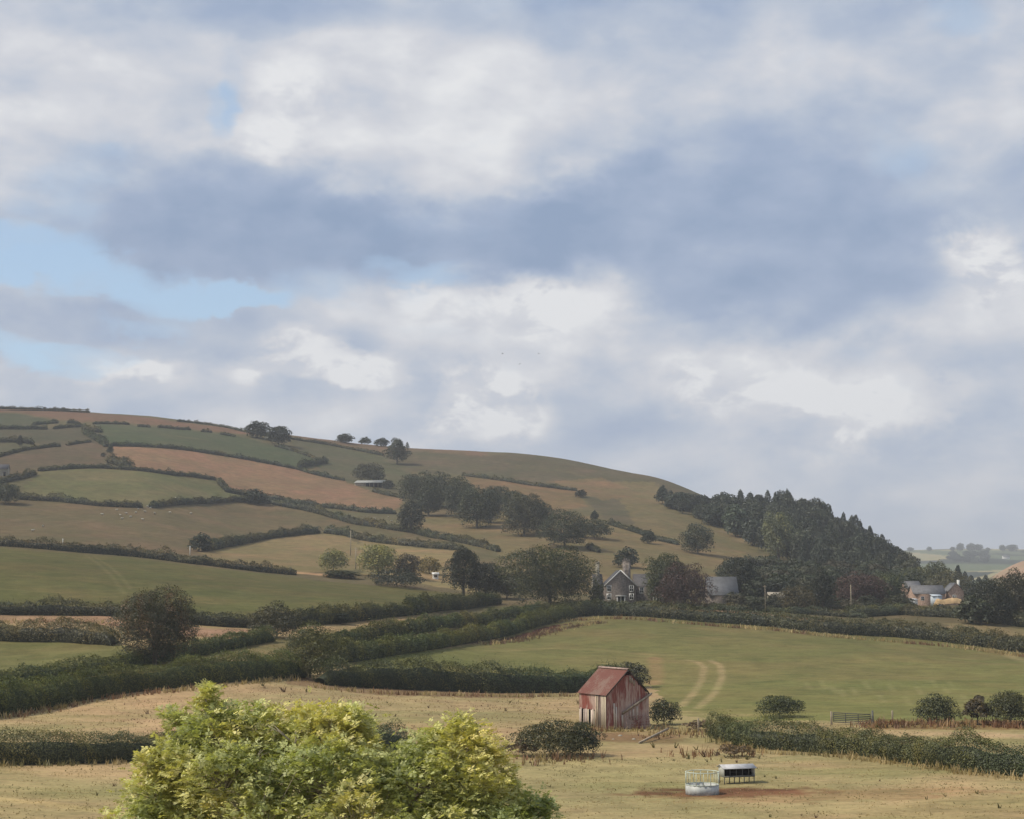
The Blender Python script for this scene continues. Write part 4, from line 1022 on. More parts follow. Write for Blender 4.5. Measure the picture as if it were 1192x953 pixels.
def barn():
    c = unproj(706, 848); s = dist(c)/1900
    ang = math.radians(28)
    e = empty('barn', c, ang, 'small tumbledown barn clad in rusty red corrugated sheets and pale planks', 'barn')
    Wg, Ll, He, Hr = 5.85, 6.2, 4.0, 6.78      # gable width (local x), length (local y), eaves, ridge
    z0 = -0.5
    Z = np.array([0, 0, 1.0]); X = np.array([1., 0, 0]); Y = np.array([0, 1., 0])
    # gable wall facing: corrugated sheets cut to the roof line, apex boards missing
    b = MB()
    n = 46
    def roofz(x): return He+(Hr-He)*(1-abs(x-Wg/2)/(Wg/2))
    vs = []; q = []
    for i in range(n+1):
        x = Wg*i/n; w = 0.028*math.sin(2*math.pi*x/0.26*1.0)
        top = min(roofz(x)-0.06, Hr-0.62 - (0.12 if i % 3 == 0 else 0))
        if x > Wg*0.62: top = roofz(x)-0.10-(0.35 if i % 7 == 0 else 0.1)
        bot = z0+(0.55 if i in (5, 6) else 0.0)+0.5*(0.12*random.random())
        for j in range(6):
            vs.append([x, -w, bot+(top-bot)*j/5])
    for i in range(n):
        for j in range(5): q.append([i*6+j, (i+1)*6+j, (i+1)*6+j+1, i*6+j+1])
    b.add(vs, q); b.add([[p[0], p[1]+0.03, p[2]] for p in vs], [a[::-1] for a in q], col=(.5, .5, .5))
    b.obj('gable_wall', M_RUSTWALL, e)
    # pale patch boards on the gable
    for (x0, x1, zz0, zz1) in [(0.98,1.16,0.0,2.9),(1.22,1.42,0.0,2.5),(2.05,2.26,0.25,1.55),(3.55,3.75,.9,2.2),(4.0,4.2,1.0,2.55),(3.1,3.28,1.0,2.0)]:
        M = Matrix.Rotation(random.uniform(-.03, .03), 4, 'Y'); pb = MB(); pb.box((x0, -0.075, zz0), (x1, -0.045, zz1), M); pb.obj('patch_board', M_PLANK, e)

    ap = MB(); ap.box((3.15, -0.05, Hr-1.5), (3.35, 0.0, Hr-0.75)); ap.box((3.42, -0.05, Hr-1.6), (3.62, 0.0, Hr-1.0)); ap.box((3.70, -0.05, Hr-1.9), (3.9, 0.0, Hr-1.3))
    ap.obj('gable_board', M_WOOD, e)
    # left wall: red sheet above, broken pale planks below, dark inside
    sh = MB(); corr(sh, (0, Ll, 2.05), -Y, Z, Ll*0.60, He-2.05-0.02, -X, 0.025, 0.3, nv=3); sh.obj('side_sheet', M_RUSTWALL, e)
    pl = MB(); y = 0.04
    rp = random.Random(5)
    while y < Ll-0.15:
        w = rp.uniform(0.16, 0.30); front = y < Ll*0.40
        top = He-0.08 if front else 2.15
        bot = z0 if rp.random() < 0.75 else rp.uniform(0.1, 0.7)
        if not (3.3 < y < 3.75 or (5.1 < y < 5.35)):
            t = rp.uniform(0.7, 1.15)
            if 1.1 < y < 1.5 or (2.0 < y < 2.25 and False): t *= 0.35
            pl.box((-0.05-rp.uniform(0, .03), y, bot), (-0.012, min(y+w, Ll), top+(rp.uniform(-.25, .02))), None, (t, t*rp.uniform(.93, 1), t*rp.uniform(.88, .98)))
        y += w+rp.choice([0.02, 0.03, 0.05, 0.14])
    pl.obj('plank_wall', M_PLANK, e)
    # frame posts and rails
    fr = MB()
    for (x, yy) in [(0.14, 0.14), (Wg-0.14, 0.14), (0.14, Ll-0.14), (Wg-0.14, Ll-0.14), (0.14, Ll/2), (Wg-0.14, Ll/2)]:
        fr.box((x-0.08, yy-0.08, z0), (x+0.08, yy+0.08, He-0.06))
    fr.bar((0.14, 0.2, He-0.2), (0.14, Ll-0.2, He-0.2), 0.12); fr.bar((0.14, 0.2, 2.0), (0.14, Ll-0.2, 2.0), 0.1)
    fr.obj('timber_frame', M_WOOD, e)
    inn = MB(); inn.box((0.35, 0.3, z0), (Wg-0.3, Ll-0.3, He-0.5)); inn.obj('interior_shade', M_DARK, e)  # near-black box, painted shade of the interior behind the gaps
    # far walls
    fw = MB(); corr(fw, (Wg, 0, z0), Y, Z, Ll, He-z0-0.05, X, 0.025, 0.3, nv=2)
    vs = [[0, Ll, z0], [Wg, Ll, z0], [Wg, Ll, He-.05], [Wg/2, Ll, Hr-.08], [0, Ll, He-.05]]
    fw.add(vs+[[p[0], p[1]+.03, p[2]] for p in vs], [[0, 1, 2, 4], [5, 9, 7, 6]], [[2, 3, 4], [7, 9, 8]])
    fw.obj('rear_wall', M_RUSTWALL, e)
    # roof slopes
    rf = MB(); ov = 0.28; L2 = Ll+0.45
    sl = math.hypot(Wg/2, Hr-He)
    dvec = np.array([-(Wg/2)/sl, 0, -(Hr-He)/sl]); nrm = np.array([-(Hr-He)/sl, 0, (Wg/2)/sl])
    corr(rf, np.array([Wg/2, -0.22, Hr+0.03]), Y, dvec, L2, sl+ov, nrm, 0.022, 0.24, 0.03)
    d2 = dvec*np.array([-1, 1, 1]); n2 = nrm*np.array([-1, 1, 1])
    corr(rf, np.array([Wg/2, -0.22, Hr+0.03]), Y, d2, L2-1.6, sl*0.97, n2, 0.022, 0.24, 0.03)
    ro = rf.obj('roof', M_RUSTROOF, e)
    rc = MB(); rc.bar((Wg/2-0.1, -0.25, Hr+0.07), (Wg/2-0.1, Ll+0.25, Hr+0.07), 0.26, 0.03, up=(-nrm[0]*-1, 0, 1)); rc.bar((Wg/2+0.1, -0.25, Hr+0.07), (Wg/2+0.1, Ll+0.25, Hr+0.07), 0.22, 0.03)
    rc.obj('ridge_cap', M_GALV if False else solid_mat('ridge_tin', (0.34, 0.24, 0.20), 0.7, 0.3, 2.0), ro)
    # dark barge timbers
    bg = MB()
    bg.bar((-0.2, -0.2, He-0.28), (Wg/2, -0.2, Hr-0.05), 0.06, 0.14); bg.bar((Wg+0.15, -0.14, He-0.26), (Wg/2, -0.14, Hr-0.05), 0.06, 0.13)
    bg.obj('barge_board', solid_mat('dark_timber', (0.06, 0.045, 0.04), 0.9, 0.3, 2.0), e)
    # diagonal rail across the gable
    dg = MB(); dg.bar((2.05, -0.22, 1.75), (6.15, -0.22, 3.95), 0.14, 0.2); dg.bar((2.1, -0.12, 1.62), (6.1, -0.12, 3.78), 0.08, 0.1, (0.25, .22, .2)); dg.obj('diagonal_rail', M_WOOD, e)
    # leaning metal hurdle
    g = empty('hurdle_gate', c+np.array([0, 0, 0]), ang, 'rusty barred hurdle leaning on the red barn gable', 'gate')
    gm = MB()
    for k in range(5): 
        zz = 0.15+k*0.3; gm.bar((2.35, -0.75+0.1*k, zz), (5.55, -0.75+0.1*k, zz+0.1), 0.05)
    gm.obj('bar', M_RUSTWALL, g)
    gp = MB()
    for x in (2.35, 5.55): gp.bar((x, -0.82, -0.2), (x, -0.33, 1.5), 0.07)
    gp.bar((2.35, -0.8, .15), (5.5, -0.37, 1.4), .04); gp.obj('frame', M_RUSTWALL, g)
    # fallen timber with a stub post
    a = unproj(744, 865); d = unproj(778, 857)+np.array([0, 0, 0.9])
    f = MB(); f.bar(np.zeros(3)+np.array([0, 0, .08]), d-a, 0.16, 0.2); tag(f.obj('fallen_timber', M_WOOD), 'pale fallen timber propped at an angle right of the barn', 'timber').location = Vector(a)
    for (px, py, sz, lab) in [(722,856,.20,'pale stone on the bare earth nearest the barn wall'),(738,860,.17,'smaller pale stone between barn and fallen timber'),(714,860,.12,'tiny pale stone on the worn earth by the thicket')]:
        p = unproj(px, py); m = MB(); vs = []
        bm = [(1,0,0),(-1,0,0),(0,1,0),(0,-1,0),(0,0,1),(0,0,-.5)]
        for t_ in range(5):
            for a_ in range(8):
                el = -0.4+t_*0.45; rr = math.cos(el)*sz*random.uniform(.85, 1.2)
                vs.append([rr*math.cos(a_*.785)*1.3, rr*math.sin(a_*.785), max(-.05, math.sin(el)*sz*.8)])
        q = [[t_*8+a_, t_*8+(a_+1) % 8, (t_+1)*8+(a_+1) % 8, (t_+1)*8+a_] for t_ in range(4) for a_ in range(8)]
        vs.append([0, 0, sz*.8]); m.add(vs, q, [[32+a_, 32+(a_+1) % 8, 40] for a_ in range(8)])
        tag(m.obj('stone', M_CREAM), lab, 'stone').location = Vector(p)
barn()

# ------------------------------------------------------------------ feeders
def ring_feeder():
    c = at_d(814.5, 130.5); e = empty('ring_feeder', c, 0.2, 'round cattle ring feeder with white sheet base and pale green bars', 'feeder')
    R = 1.29; n = 40; h0, h1, ht = 0.0, 0.72, 1.70
    b = MB(); vs = []
    for r_, z in ((R, -0.1), (R, h1), (R-0.03, h1), (R-0.03, -0.1)):
        for k in range(n): vs.append([(r_+0.012*math.cos(k*math.pi))*math.cos(2*math.pi*k/n), (r_+0.012*math.cos(k*math.pi))*math.sin(2*math.pi*k/n), z])
    q = [[i*n+k, i*n+(k+1) % n, ((i+1) % 4)*n+(k+1) % n, ((i+1) % 4)*n+k] for i in range(4) for k in range(n)]
    b.add(vs, q); b.obj('base_sheet', M_FEED, e)
    def ring(z, r): 
        m = MB(); m.tube([(R*math.cos(2*math.pi*k/n), R*math.sin(2*math.pi*k/n), z) for k in range(n+1)], r, 6, cap=False); return m
    ring(ht, 0.035).obj('top_rail', M_PALEGREEN, e); ring(h1+0.03, 0.03).obj('middle_rail', M_PALEGREEN, e)
    for k in range(14):
        a = 2*math.pi*k/14; m = MB(); m.tube([(R*math.cos(a), R*math.sin(a), h1), (R*math.cos(a), R*math.sin(a), ht)], 0.028, 6); m.obj('upright', M_PALEGREEN, e)
    hy = MB(); vs = [[0, 0, 0.42]]; 
    for k in range(16): vs.append([(R-.1)*math.cos(k*.3927), (R-.1)*math.sin(k*.3927), 0.15+0.08*random.random()])
    hy.add(vs, None, [[0, 1+k, 1+(k+1) % 16] for k in range(16)]); hy.obj('hay', M_OCHRE, e)
ring_feeder()

def hopper():
    c = at_d(854.5, 138.0); e = empty('covered_feeder', c, math.radians(16), 'low covered livestock feeder with grey roof and dark openings on thin legs', 'feeder')
    L, Dp, z0, z1, z2 = 2.75, 1.15, 0.52, 1.22, 1.52
    r = MB(); 
    vs = [[-L/2-.14, -Dp/2-.2, z1+.02], [L/2+.10, -Dp/2-.2, z1+.02], [L/2+.10, 0.05, z2], [-L/2-.14, 0.05, z2], [-L/2-.14, Dp/2+.15, z1+.08], [L/2+.10, Dp/2+.15, z1+.08]]
    r.add(vs+[[a, b_, z_-.03] for a, b_, z_ in vs], [[0,1,2,3],[3,2,5,4],[6,9,8,7],[9,10,11,8],[0,6,7,1],[4,5,11,10],[1,7,8,2],[2,8,11,5],[0,3,9,6],[3,4,10,9]])
    r.obj('roof', solid_mat('pale_grey_sheet', (0.42, 0.42, 0.43), 0.6, 0.2, 2), e)
    for sx in (-1, 1):
        m = MB(); x = sx*L/2; vs = [[x, -Dp/2, z0], [x, Dp/2, z0], [x, Dp/2, z1+.05], [x, 0.05, z2-.04], [x, -Dp/2, z1]]
        m.add(vs+[[a-sx*.03, b_, z_] for a, b_, z_ in vs], [[0,1,2,4],[5,9,7,6],[0,5,6,1],[4,9,5,0]], [[2,3,4],[7,9,8]]); m.obj('end_panel', M_GALV, e)
    bx = MB(); bx.box((-L/2+.03, 0.05, z0+.02), (L/2-.03, Dp/2, z1)); bx.obj('recess_shade', M_DARK, e)  # near-black block paints the shade inside the feeder openings
    ti = MB(); ti.box((-L/2+.03, -Dp/2+.02, z0), (L/2-.03, Dp/2-.03, z0+.06)); ti.box((-L/2+.03, -Dp/2, z0), (L/2-.03, -Dp/2+.03, z0+.12)); ti.obj('tray', M_DARKMETAL, e)
    for k in range(1, 5):
        m = MB(); x = -L/2+L*k/5; m.box((x-.025, -Dp/2+.035, z0+.07), (x+.025, -Dp/2+.07, z1)); m.obj('divider', M_DARKMETAL, e)
    for k in range(4):
        for sy in (-1, 1):
            m = MB(); x = -L/2+.06+(L-.12)*k/3; m.box((x-.03, sy*(Dp/2-.08)-.03, -.15), (x+.03, sy*(Dp/2-.08)+.03, z0)); m.obj('leg', M_DARKMETAL, e)
hopper()

# ------------------------------------------------------------------ gates, posts, poles
def field_gate():
    a = unproj(970, 842); b = unproj(1014, 843); d = b-a; L = float(np.hypot(d[0], d[1])); ang = math.atan2(d[1], d[0])
    e = empty('field_gate', a, ang, 'grey metal barred field gate at the corner of the green field', 'gate')
    for k in range(6):
        m = MB(); z = 0.25+k*0.215; m.tube([(0.05, 0, z), (L-.05, 0, z)], 0.055, 6); m.obj('bar', M_GATE, e)
    m = MB()
    for x in (0.06, L/3, 2*L/3, L-.06): m.tube([(x, 0, 0.22), (x, 0, 1.36)], 0.05, 6)
    m.obj('frame', M_GATE, e)
field_gate()
def post(px, py, h, r, mat, label, name='fence_post', cat='post', tilt=0.0, group=None):
    p = unproj(px, py); m = MB(); m.tube([(0, 0, -0.3), (0, 0, h*.5), (tilt*h, 0, h)], [r, r, r*.9], 8)
    o = m.obj(name, mat); o.location = Vector(p); tag(o, label, cat, group); return o
post(968,843,1.55,.13,M_WOOD,'pale wooden gate post left of the grey field gate')
post(1016,844,1.75,.12,M_DARKMETAL,'dark gate post right of the grey field gate')
post(1039,838,1.2,.11,M_WOOD,'pale stub post standing in the red bracken')
post(1146,898,0.9,.07,M_WHITE,'short upright white post below the right hedge')
post(1157,899,1.05,.07,M_WHITE,'leaning white post beside the short upright one',tilt=.2)
post(813,852,1.6,.1,M_WOOD,'dark fence post beside the barn bush')
post(23,888,1.0,.06,M_WOOD,'thin post at the hedge foot near the left edge')
post(99,888,1.0,.06,M_WOOD,'thin pale post at the hedge foot left of the foreground tree')
post(221,646,3.6,.16,M_WHITE,'white post at the lower end of the sloping hedge',cat='post')
post(73,633,2.2,.14,M_WHITE,'small white post on the crest hedge at left')
def pole(px, py, top, label, r=.17, mat=None):
    p = unproj(px, py); h = (py-top)*dist(p)/1900
    e = empty('utility_pole', p, 0, label, 'pole', 'utility poles')
    m = MB(); m.tube([(0, 0, -.5), (0, 0, h*.5), (0, 0, h)], [r*1.1, r, r*.8], 8); m.obj('shaft', mat or M_TWIG, e)
    m = MB(); m.bar((-.6, 0, h-.4), (.6, 0, h-.4), .1); m.obj('crossarm', M_WOOD, e)
pole(408,646,617,'taller pale utility pole beside the sunlit bush')
pole(414,662,637,'shorter utility pole just right of the taller one')
pole(991,712,681,'pale utility pole in front of the dark copper tree',.16)
pole(891,712,681,'thin utility pole left of the small cottage roof',.09)

# ------------------------------------------------------------------ buildings
def prism(b, x0, x1, y0, y1, z0, ze, zr, axis='y', skip_roof=True):
    """gabled walls, ridge along axis"""
    if axis == 'y':
        xm = (x0+x1)/2
        f = [[x0,y0,z0],[x1,y0,z0],[x1,y0,ze],[xm,y0,zr],[x0,y0,ze]]; k = [[p[0], y1, p[2]] for p in f]
    else:
        ym = (y0+y1)/2
        f = [[x1,y0,z0],[x1,y1,z0],[x1,y1,ze],[x1,ym,zr],[x1,y0,ze]]; k = [[x0, p[1], p[2]] for p in f]
    b.add(f+k, [[0,1,2,4],[5,9,7,6],[1,6,7,2],[5,0,4,9]], [[2,3,4],[7,9,8]])
def roof2(b, x0, x1, y0, y1, ze, zr, axis='y', ov=.3, t=.14, lift=.03):
    if axis == 'y':
        xm = (x0+x1)/2; s = (zr-ze)/(xm-x0)
        for sg, xe in ((-1, x0-ov), (1, x1+ov)):
            ze_ = ze-s*ov
            vs = [[xe,y0-ov,ze_+lift],[xm,y0-ov,zr+lift],[xm,y1+ov,zr+lift],[xe,y1+ov,ze_+lift]]
            b.add(vs+[[p[0],p[1],p[2]+t] for p in vs], [[0,1,2,3],[7,6,5,4],[0,4,5,1],[1,5,6,2],[2,6,7,3],[3,7,4,0]])
    else:
        ym = (y0+y1)/2; s = (zr-ze)/(ym-y0)
        for ye in (y0-ov, y1+ov):
            ze_ = ze-s*ov
            vs = [[x0-ov,ye,ze_+lift],[x0-ov,ym,zr+lift],[x1+ov,ym,zr+lift],[x1+ov,ye,ze_+lift]]
            b.add(vs+[[p[0],p[1],p[2]+t] for p in vs], [[0,1,2,3],[7,6,5,4],[0,4,5,1],[1,5,6,2],[2,6,7,3],[3,7,4,0]])
def window(e, x, y, z, w, h, mat=M_WHITE, fw=.22):
    f = MB(); f.box((x-w/2-fw, y-.10, z-fw), (x-w/2, y+.02, z+h+fw)); f.box((x+w/2, y-.10, z-fw), (x+w/2+fw, y+.02, z+h+fw))
    f.box((x-w/2, y-.10, z-fw), (x+w/2, y+.02, z)); f.box((x-w/2, y-.10, z+h), (x+w/2, y+.02, z+h+fw)); f.box((x-.05, y-.08, z), (x+.05, y+.0, z+h)); f.box((x-w/2, y-.075, z+h/2-.05), (x-.05, y, z+h/2+.05)); f.box((x+.05, y-.075, z+h/2-.05), (x+w/2, y, z+h/2+.05))
    wo = f.obj('window', mat, e)
    g = MB(); g.box((x-w/2, y-.03, z), (x+w/2, y+.01, z+h)); g.obj('pane', M_GLASS, wo)

def farmhouse():
    d0 = 505.0; c = at_d(722.5, d0); s = d0/1900
    r = raydir(722.5, 663); zap = r[2]/math.hypot(r[0], r[1])*d0-c[2]      # apex height
    e = empty('farmhouse', c, 0.06, 'grey stone farmhouse with white edged gable and white windows', 'house')
    hw = 18*s; ze = zap-17.5*s; y0, y1 = 0, 11
    w = MB(); prism(w, -hw, hw, y0, y1, -1, ze, zap-.1, 'y'); w.obj('wall', M_STONE, e)
    rf = MB(); roof2(rf, -hw, hw, y0, y1, ze, zap-.1, 'y', .25); ro = rf.obj('roof', M_SLATE, e)
    bb = MB()
    for sg in (-1, 1): bb.bar((sg*(hw+.3), -.36, ze-.24), (0, -.36, zap+.02), .12, .32)
    bb.obj('barge_board', M_WHITE, e)
    for x, z in ((-13.5*s, ze-2.0*s-1.2), (12.5*s, ze-2.0*s-1.2), (-13.5*s, ze-16*s), (12.5*s, ze-16*s)):
        window(e, x, 0, z, 1.0, 1.6, fw=.22)
    pm = MB(); pm.box((-1.3, -1.1, -.5), (-1.0, -.8, ze-12.5*s)); pm.box((1.0, -1.1, -.5), (1.3, -.8, ze-12.5*s)); pm.box((-1.6, -1.3, ze-12.5*s), (1.6, 0, ze-11.6*s)); pm.box((-.22, -.2, -.5), (.22, 0, ze-12.5*s)); po = pm.obj('porch', M_WHITE, e)
    dr = MB(); dr.box((-1.0, -.08, -.5), (1.0, -.02, ze-12.6*s)); dr.obj('door', M_GLASS, po)
    # left wing
    lw = MB(); prism(lw, -hw-10*s*1.2, -hw, 4.5, 10.5, -1, ze-.5, ze+3.4, 'x'); lw.obj('wing_wall', M_CREAM, e)
    rr = MB(); roof2(rr, -hw-11*s, -hw-.3, 4.5, 10.5, ze-.5, ze+3.4, 'x', .25); rr.obj('wing_roof', M_SLATE, e)
    # right main range, ridge across
    mw = MB(); prism(mw, hw, hw+11, 3.5, 11.5, -1, ze-.2, zap-1.2, 'x'); mw.obj('range_wall', M_STONE, e)
    mr = MB(); roof2(mr, hw+.3, hw+11, 3.5, 11.5, ze-.2, zap-1.2, 'x', .25); mr.obj('range_roof', M_SLATE, e)
    for x in (hw+2.2, hw+5.5): window(e, x, 3.5, ze-2.2, 1.0, 1.5, fw=.25)
    for (x, y, zt, wd) in ((-23.5*s, 7.5, zap+2.2, 1.1), (9.5*s, 8.2, zap+3.0, 1.5), (13.0*s, 8.2, zap+2.7, 1.3)):
        ch = MB(); ch.box((x-wd/2, y-.6, ze), (x+wd/2, y+.6, zt)); ch.box((x-wd/2-.12, y-.72, zt), (x+wd/2+.12, y+.72, zt+.2))
        for k in (-.3, .3): ch.tube([(x+k, y, zt+.2), (x+k, y, zt+.75)], .15, 7)
        ch.obj('chimney', M_STONE if wd > 1.2 else M_CREAM, ro)
    # white bay at the right
    cs = MB(); x0 = hw+5.5; 
    for k in range(5): cs.box((x0+k*.9-.09, 1.1, -.5), (x0+k*.9+.09, 1.3, 3.0))
    cs.box((x0-.2, 1.0, 3.0), (x0+3.8, 3.5, 3.35)); co = cs.obj('bay', M_WHITE, e)
    cg = MB(); cg.box((x0, 1.25, -.5), (x0+3.6, 1.35, 3.0)); cg.obj('pane', M_GLASS, co)
farmhouse()

def grey_barn():
    d0 = 515.; c = at_d(842, d0); s = d0/1900; e = empty('grey_barn', c, 0.02, 'barn with large plain grey slate roof facing the view', 'barn')
    r = raydir(842, 671); zr = r[2]/math.hypot(r[0], r[1])*d0-c[2]; ze = zr-20*s
    hw = 17*s
    w = MB(); prism(w, -hw, hw, 0, 9.5, -1, ze, zr, 'x'); w.obj('wall', M_STONE, e)
    rf = MB(); roof2(rf, -hw, hw, 0, 9.5, ze, zr, 'x', .3); rf.obj('roof', M_GREYROOF, e)
    d = MB(); d.box((hw-3.4, -.08, -.5), (hw-.9, -.02, ze-.7)); d.obj('door', M_DARK, e)
grey_barn()

def hill_shed():
    p = unproj(429, 566); s = dist(p)/1900; e = empty('hill_shed', p, -0.12, 'long low open fronted shed with pale grey roof on the hillside', 'shed')
    L = 33*s; dp = 8; r = MB(); vs = [[-L/2-.3, -.5, 2.5], [L/2+.3, -.5, 2.5], [L/2+.3, dp+.3, 4.6], [-L/2-.3, dp+.3, 4.6]]
    r.add(vs+[[a, b, z+.15] for a, b, z in vs], [[0,3,2,1],[4,5,6,7],[0,1,5,4],[1,2,6,5],[2,3,7,6],[3,0,4,7]]); r.obj('roof', solid_mat('weathered_sheet', (.26, .27, .26), .7, .25, .6), e)
    w = MB(); w.box((-L/2, dp-.2, -1), (L/2, dp, 4.4)); w.box((-L/2, 0, -1), (-L/2+.2, dp-.2, 2.5)); w.box((L/2-.2, 0, -1), (L/2, dp-.2, 2.5)); w.box((-L/2+.2, 0, -1), (-L/2+L*.38, .2, 2.5)); w.obj('wall', M_WOOD, e)
    ps = MB()
    for k in range(5): ps.box((-L*.12+k*L*.15, .05, -1), (-L*.12+k*L*.15+.25, .3, 2.5))
    ps.obj('post', M_WOOD, e)
    dk = MB(); dk.box((-L*.12, 3, -1), (L/2-.3, 3.1, 2.6)); dk.obj('open_front_shade', M_DARK, e)  # near-black sheet standing in for the shade behind the open front
hill_shed()

def small_house(px, py, w, dp, he, hr, wallm, roofm, name, label, cat, rot=0.0, axis='x', wins=2, d=None, door=True, chim=False):
    p = unproj(px, py) if d is None else at_d(px, d); e = empty(name, p, rot, label, cat)
    a = MB(); prism(a, -w/2, w/2, 0, dp, -1, he, hr, axis); a.obj('wall', wallm, e)
    r = MB(); roof2(r, -w/2, w/2, 0, dp, he, hr, axis, .3); ro = r.obj('roof', roofm, e)
    for k in range(wins):
        x = -w/2+w*(k+1)/(wins+1)-(0.6 if door else 0); window(e, x, 0, he*.45, .9, 1.1, M_WHITE if wallm is not M_WHITE else M_WOOD, .14)
    if door:
        m = MB(); m.box((w/2-1.9, -.08, -.4), (w/2-.8, -.02, 2.1)); m.obj('door', M_DARK, e)
    if chim:
        m = MB(); m.box((w/2-1.1, dp/2-.4, he), (w/2-.3, dp/2+.4, hr+1.1)); m.obj('chimney', M_WHITE, ro)
    return e
# brick farm on the right
small_house(1064,704,5.2,7,5.4,7.6,M_BRICK,M_PALESLATE,'outbuilding','tall slate roofed outbuilding at the left of the brick farm','building',.05,'x',1,d=575)
small_house(1082,704,10.5,7,4.0,6.6,M_BRICK,M_PALESLATE,'brick_barn','long brick barn with slate roof in the farm yard','barn',.03,'x',2,d=562)
small_house(1113,704,5.0,9,4.6,7.2,M_BRICK,M_PALESLATE,'brick_cottage','small brick gabled cottage at the right of the farm','house',-.05,'y',1,d=566,chim=True)
p = at_d(1091, 558); e = empty('lean_to', p, .03, 'blue grey sheeted lean-to on the front of the brick barn', 'shed')
m = MB(); m.box((-1.6, 0, -.5), (1.5, 2.6, 3.1)); m.obj('wall', M_BLUEDOOR, e); m = MB(); m.add([[-1.8,-.2,3.12],[1.7,-.2,3.12],[1.7,2.8,3.7],[-1.8,2.8,3.7],[-1.8,-.2,3.22],[1.7,-.2,3.22],[1.7,2.8,3.8],[-1.8,2.8,3.8]], [[0,3,2,1],[4,5,6,7],[0,1,5,4],[1,2,6,5],[2,3,7,6],[3,0,4,7]]); m.obj('roof', M_BLUEDOOR, e)
p = at_d(1062, 548); e = empty('white_shed', p, .05, 'low white walled shed at the left of the brick farm', 'shed')
m = MB(); m.box((-1.7, 0, -.5), (1.7, 3, 2.1)); m.obj('wall', M_WHITE, e); m = MB(); m.add([[-1.9,-.2,2.12],[1.9,-.2,2.12],[1.9,3.2,2.5],[-1.9,3.2,2.5],[-1.9,-.2,2.2],[1.9,-.2,2.2],[1.9,3.2,2.6],[-1.9,3.2,2.6]], [[0,3,2,1],[4,5,6,7],[0,1,5,4],[1,2,6,5],[2,3,7,6],[3,0,4,7]]); m.obj('roof', M_WHITE, e); m = MB(); m.box((-1.5, -.06, 0.2), (-.7, -.01, 1.5)); m.obj('door', M_DARK, e)
# ochre straw stack
p = at_d(1106, 545); m = MB(); vs = []; nx, ny = 26, 8
for j in range(ny+1):
    for i in range(nx+1):
        x = -5.2+10.4*i/nx; y = 4*j/ny; f = min(1, min(i, nx-i)/4)*min(1, min(j+1, ny+1-j)/2)
        vs.append([x, y, -.6+(2.9+.5*math.sin(x*.9)*.6+.35*random.random())*f])
m.add(vs, [[j*(nx+1)+i, j*(nx+1)+i+1, (j+1)*(nx+1)+i+1, (j+1)*(nx+1)+i] for j in range(ny) for i in range(nx)])
m.add([[-5.2+10.4*i/nx, 0, z] for z in (-.8, -.6) for i in range(nx+1)], [[i, i+1, nx+2+i, nx+1+i] for i in range(nx)])
tag(m.obj('straw_heap', M_OCHRE), 'long ochre heap in front of the brick farm', 'heap').location = Vector(p)
small_house(905,708,4.6,5,2.6,4.6,M_CREAM,solid_mat('pale_tile', (.30, .27, .22), .8, .2, 1),'cottage','small cottage with pale roof half hidden by the valley hedge','house',.1,'x',1,d=512)
small_house(-2,553,9,8,3.6,6.2,M_CREAM,M_SLATE,'hill_cottage','dark roofed cottage at the left edge of the hillside','house',.15,'x',1)
small_house(507,674,1.9,3,1.7,2.2,M_WHITE,M_WHITE,'white_hut','small white hut glimpsed between yellow bush and evergreens','hut',.1,'x',1,d=575,door=False)
for (px, py, lab) in [(1145,652,'pale speck of a far farmhouse below the blue ridge'),(1172,650,'brightest far white farmhouse below the right end of the ridge')]:
    small_house(px,py,16,9,5,9,M_WHITE,M_GREYROOF,'distant_farmhouse',lab,'house',.1,'x',0,door=False)

# ------------------------------------------------------------------ sheep and birds
def sheep_mesh():
    b = MB(); n = 10; rings = [(-.62,.10,.62),(-.55,.24,.66),(-.3,.33,.68),(0,.34,.68),(.3,.32,.70),(.5,.22,.76),(.60,.13,.84),(.72,.13,.93),(.86,.10,.88),(.97,.04,.82)]
    vs = [[x, r*math.cos(2*math.pi*k/n), z+r*.95*math.sin(2*math.pi*k/n)] for x, r, z in rings for k in range(n)]
    b.add(vs, [[i*n+k, i*n+(k+1) % n, (i+1)*n+(k+1) % n, (i+1)*n+k] for i in range(len(rings)-1) for k in range(n)], [[0, k+1, k] for k in range(1, n-1)])
    for x in (-.4, .36):
        for y in (-.16, .16): b.tube([(x, y, .5), (x+.02, y, .26), (x, y, -.03)], [.085, .055, .045], 6, (.55, .5, .45))
    for y in (-.1, .1): b.tube([(.74, y, .99), (.70, y*2, 1.0)], [.04, .015], 5)
    me = b.mesh('sheep', True); me.materials.append(M_WOOL); return me
SM = sheep_mesh()
for (px, py) in [(136,594),(140,600),(142,604),(147,598),(152,602),(158,597),(166,605),(169,596),(175,592),(180,598),(198,597),(222,598),(50,613),(38,618),(119,599),(205,580),(172,590),(161,593),(452,602),(456,607),(470,611),(436,604)]:
    o = D.objects.new('sheep', SM); COL.objects.link(o); o.location = Vector(unproj(px, py)); o.rotation_euler = (0, 0, random.uniform(0, 6.28)); o.scale = (0.95,)*3
    tag(o, 'small white sheep grazing on the hillside fields', 'sheep', 'sheep grazing on the hillside')
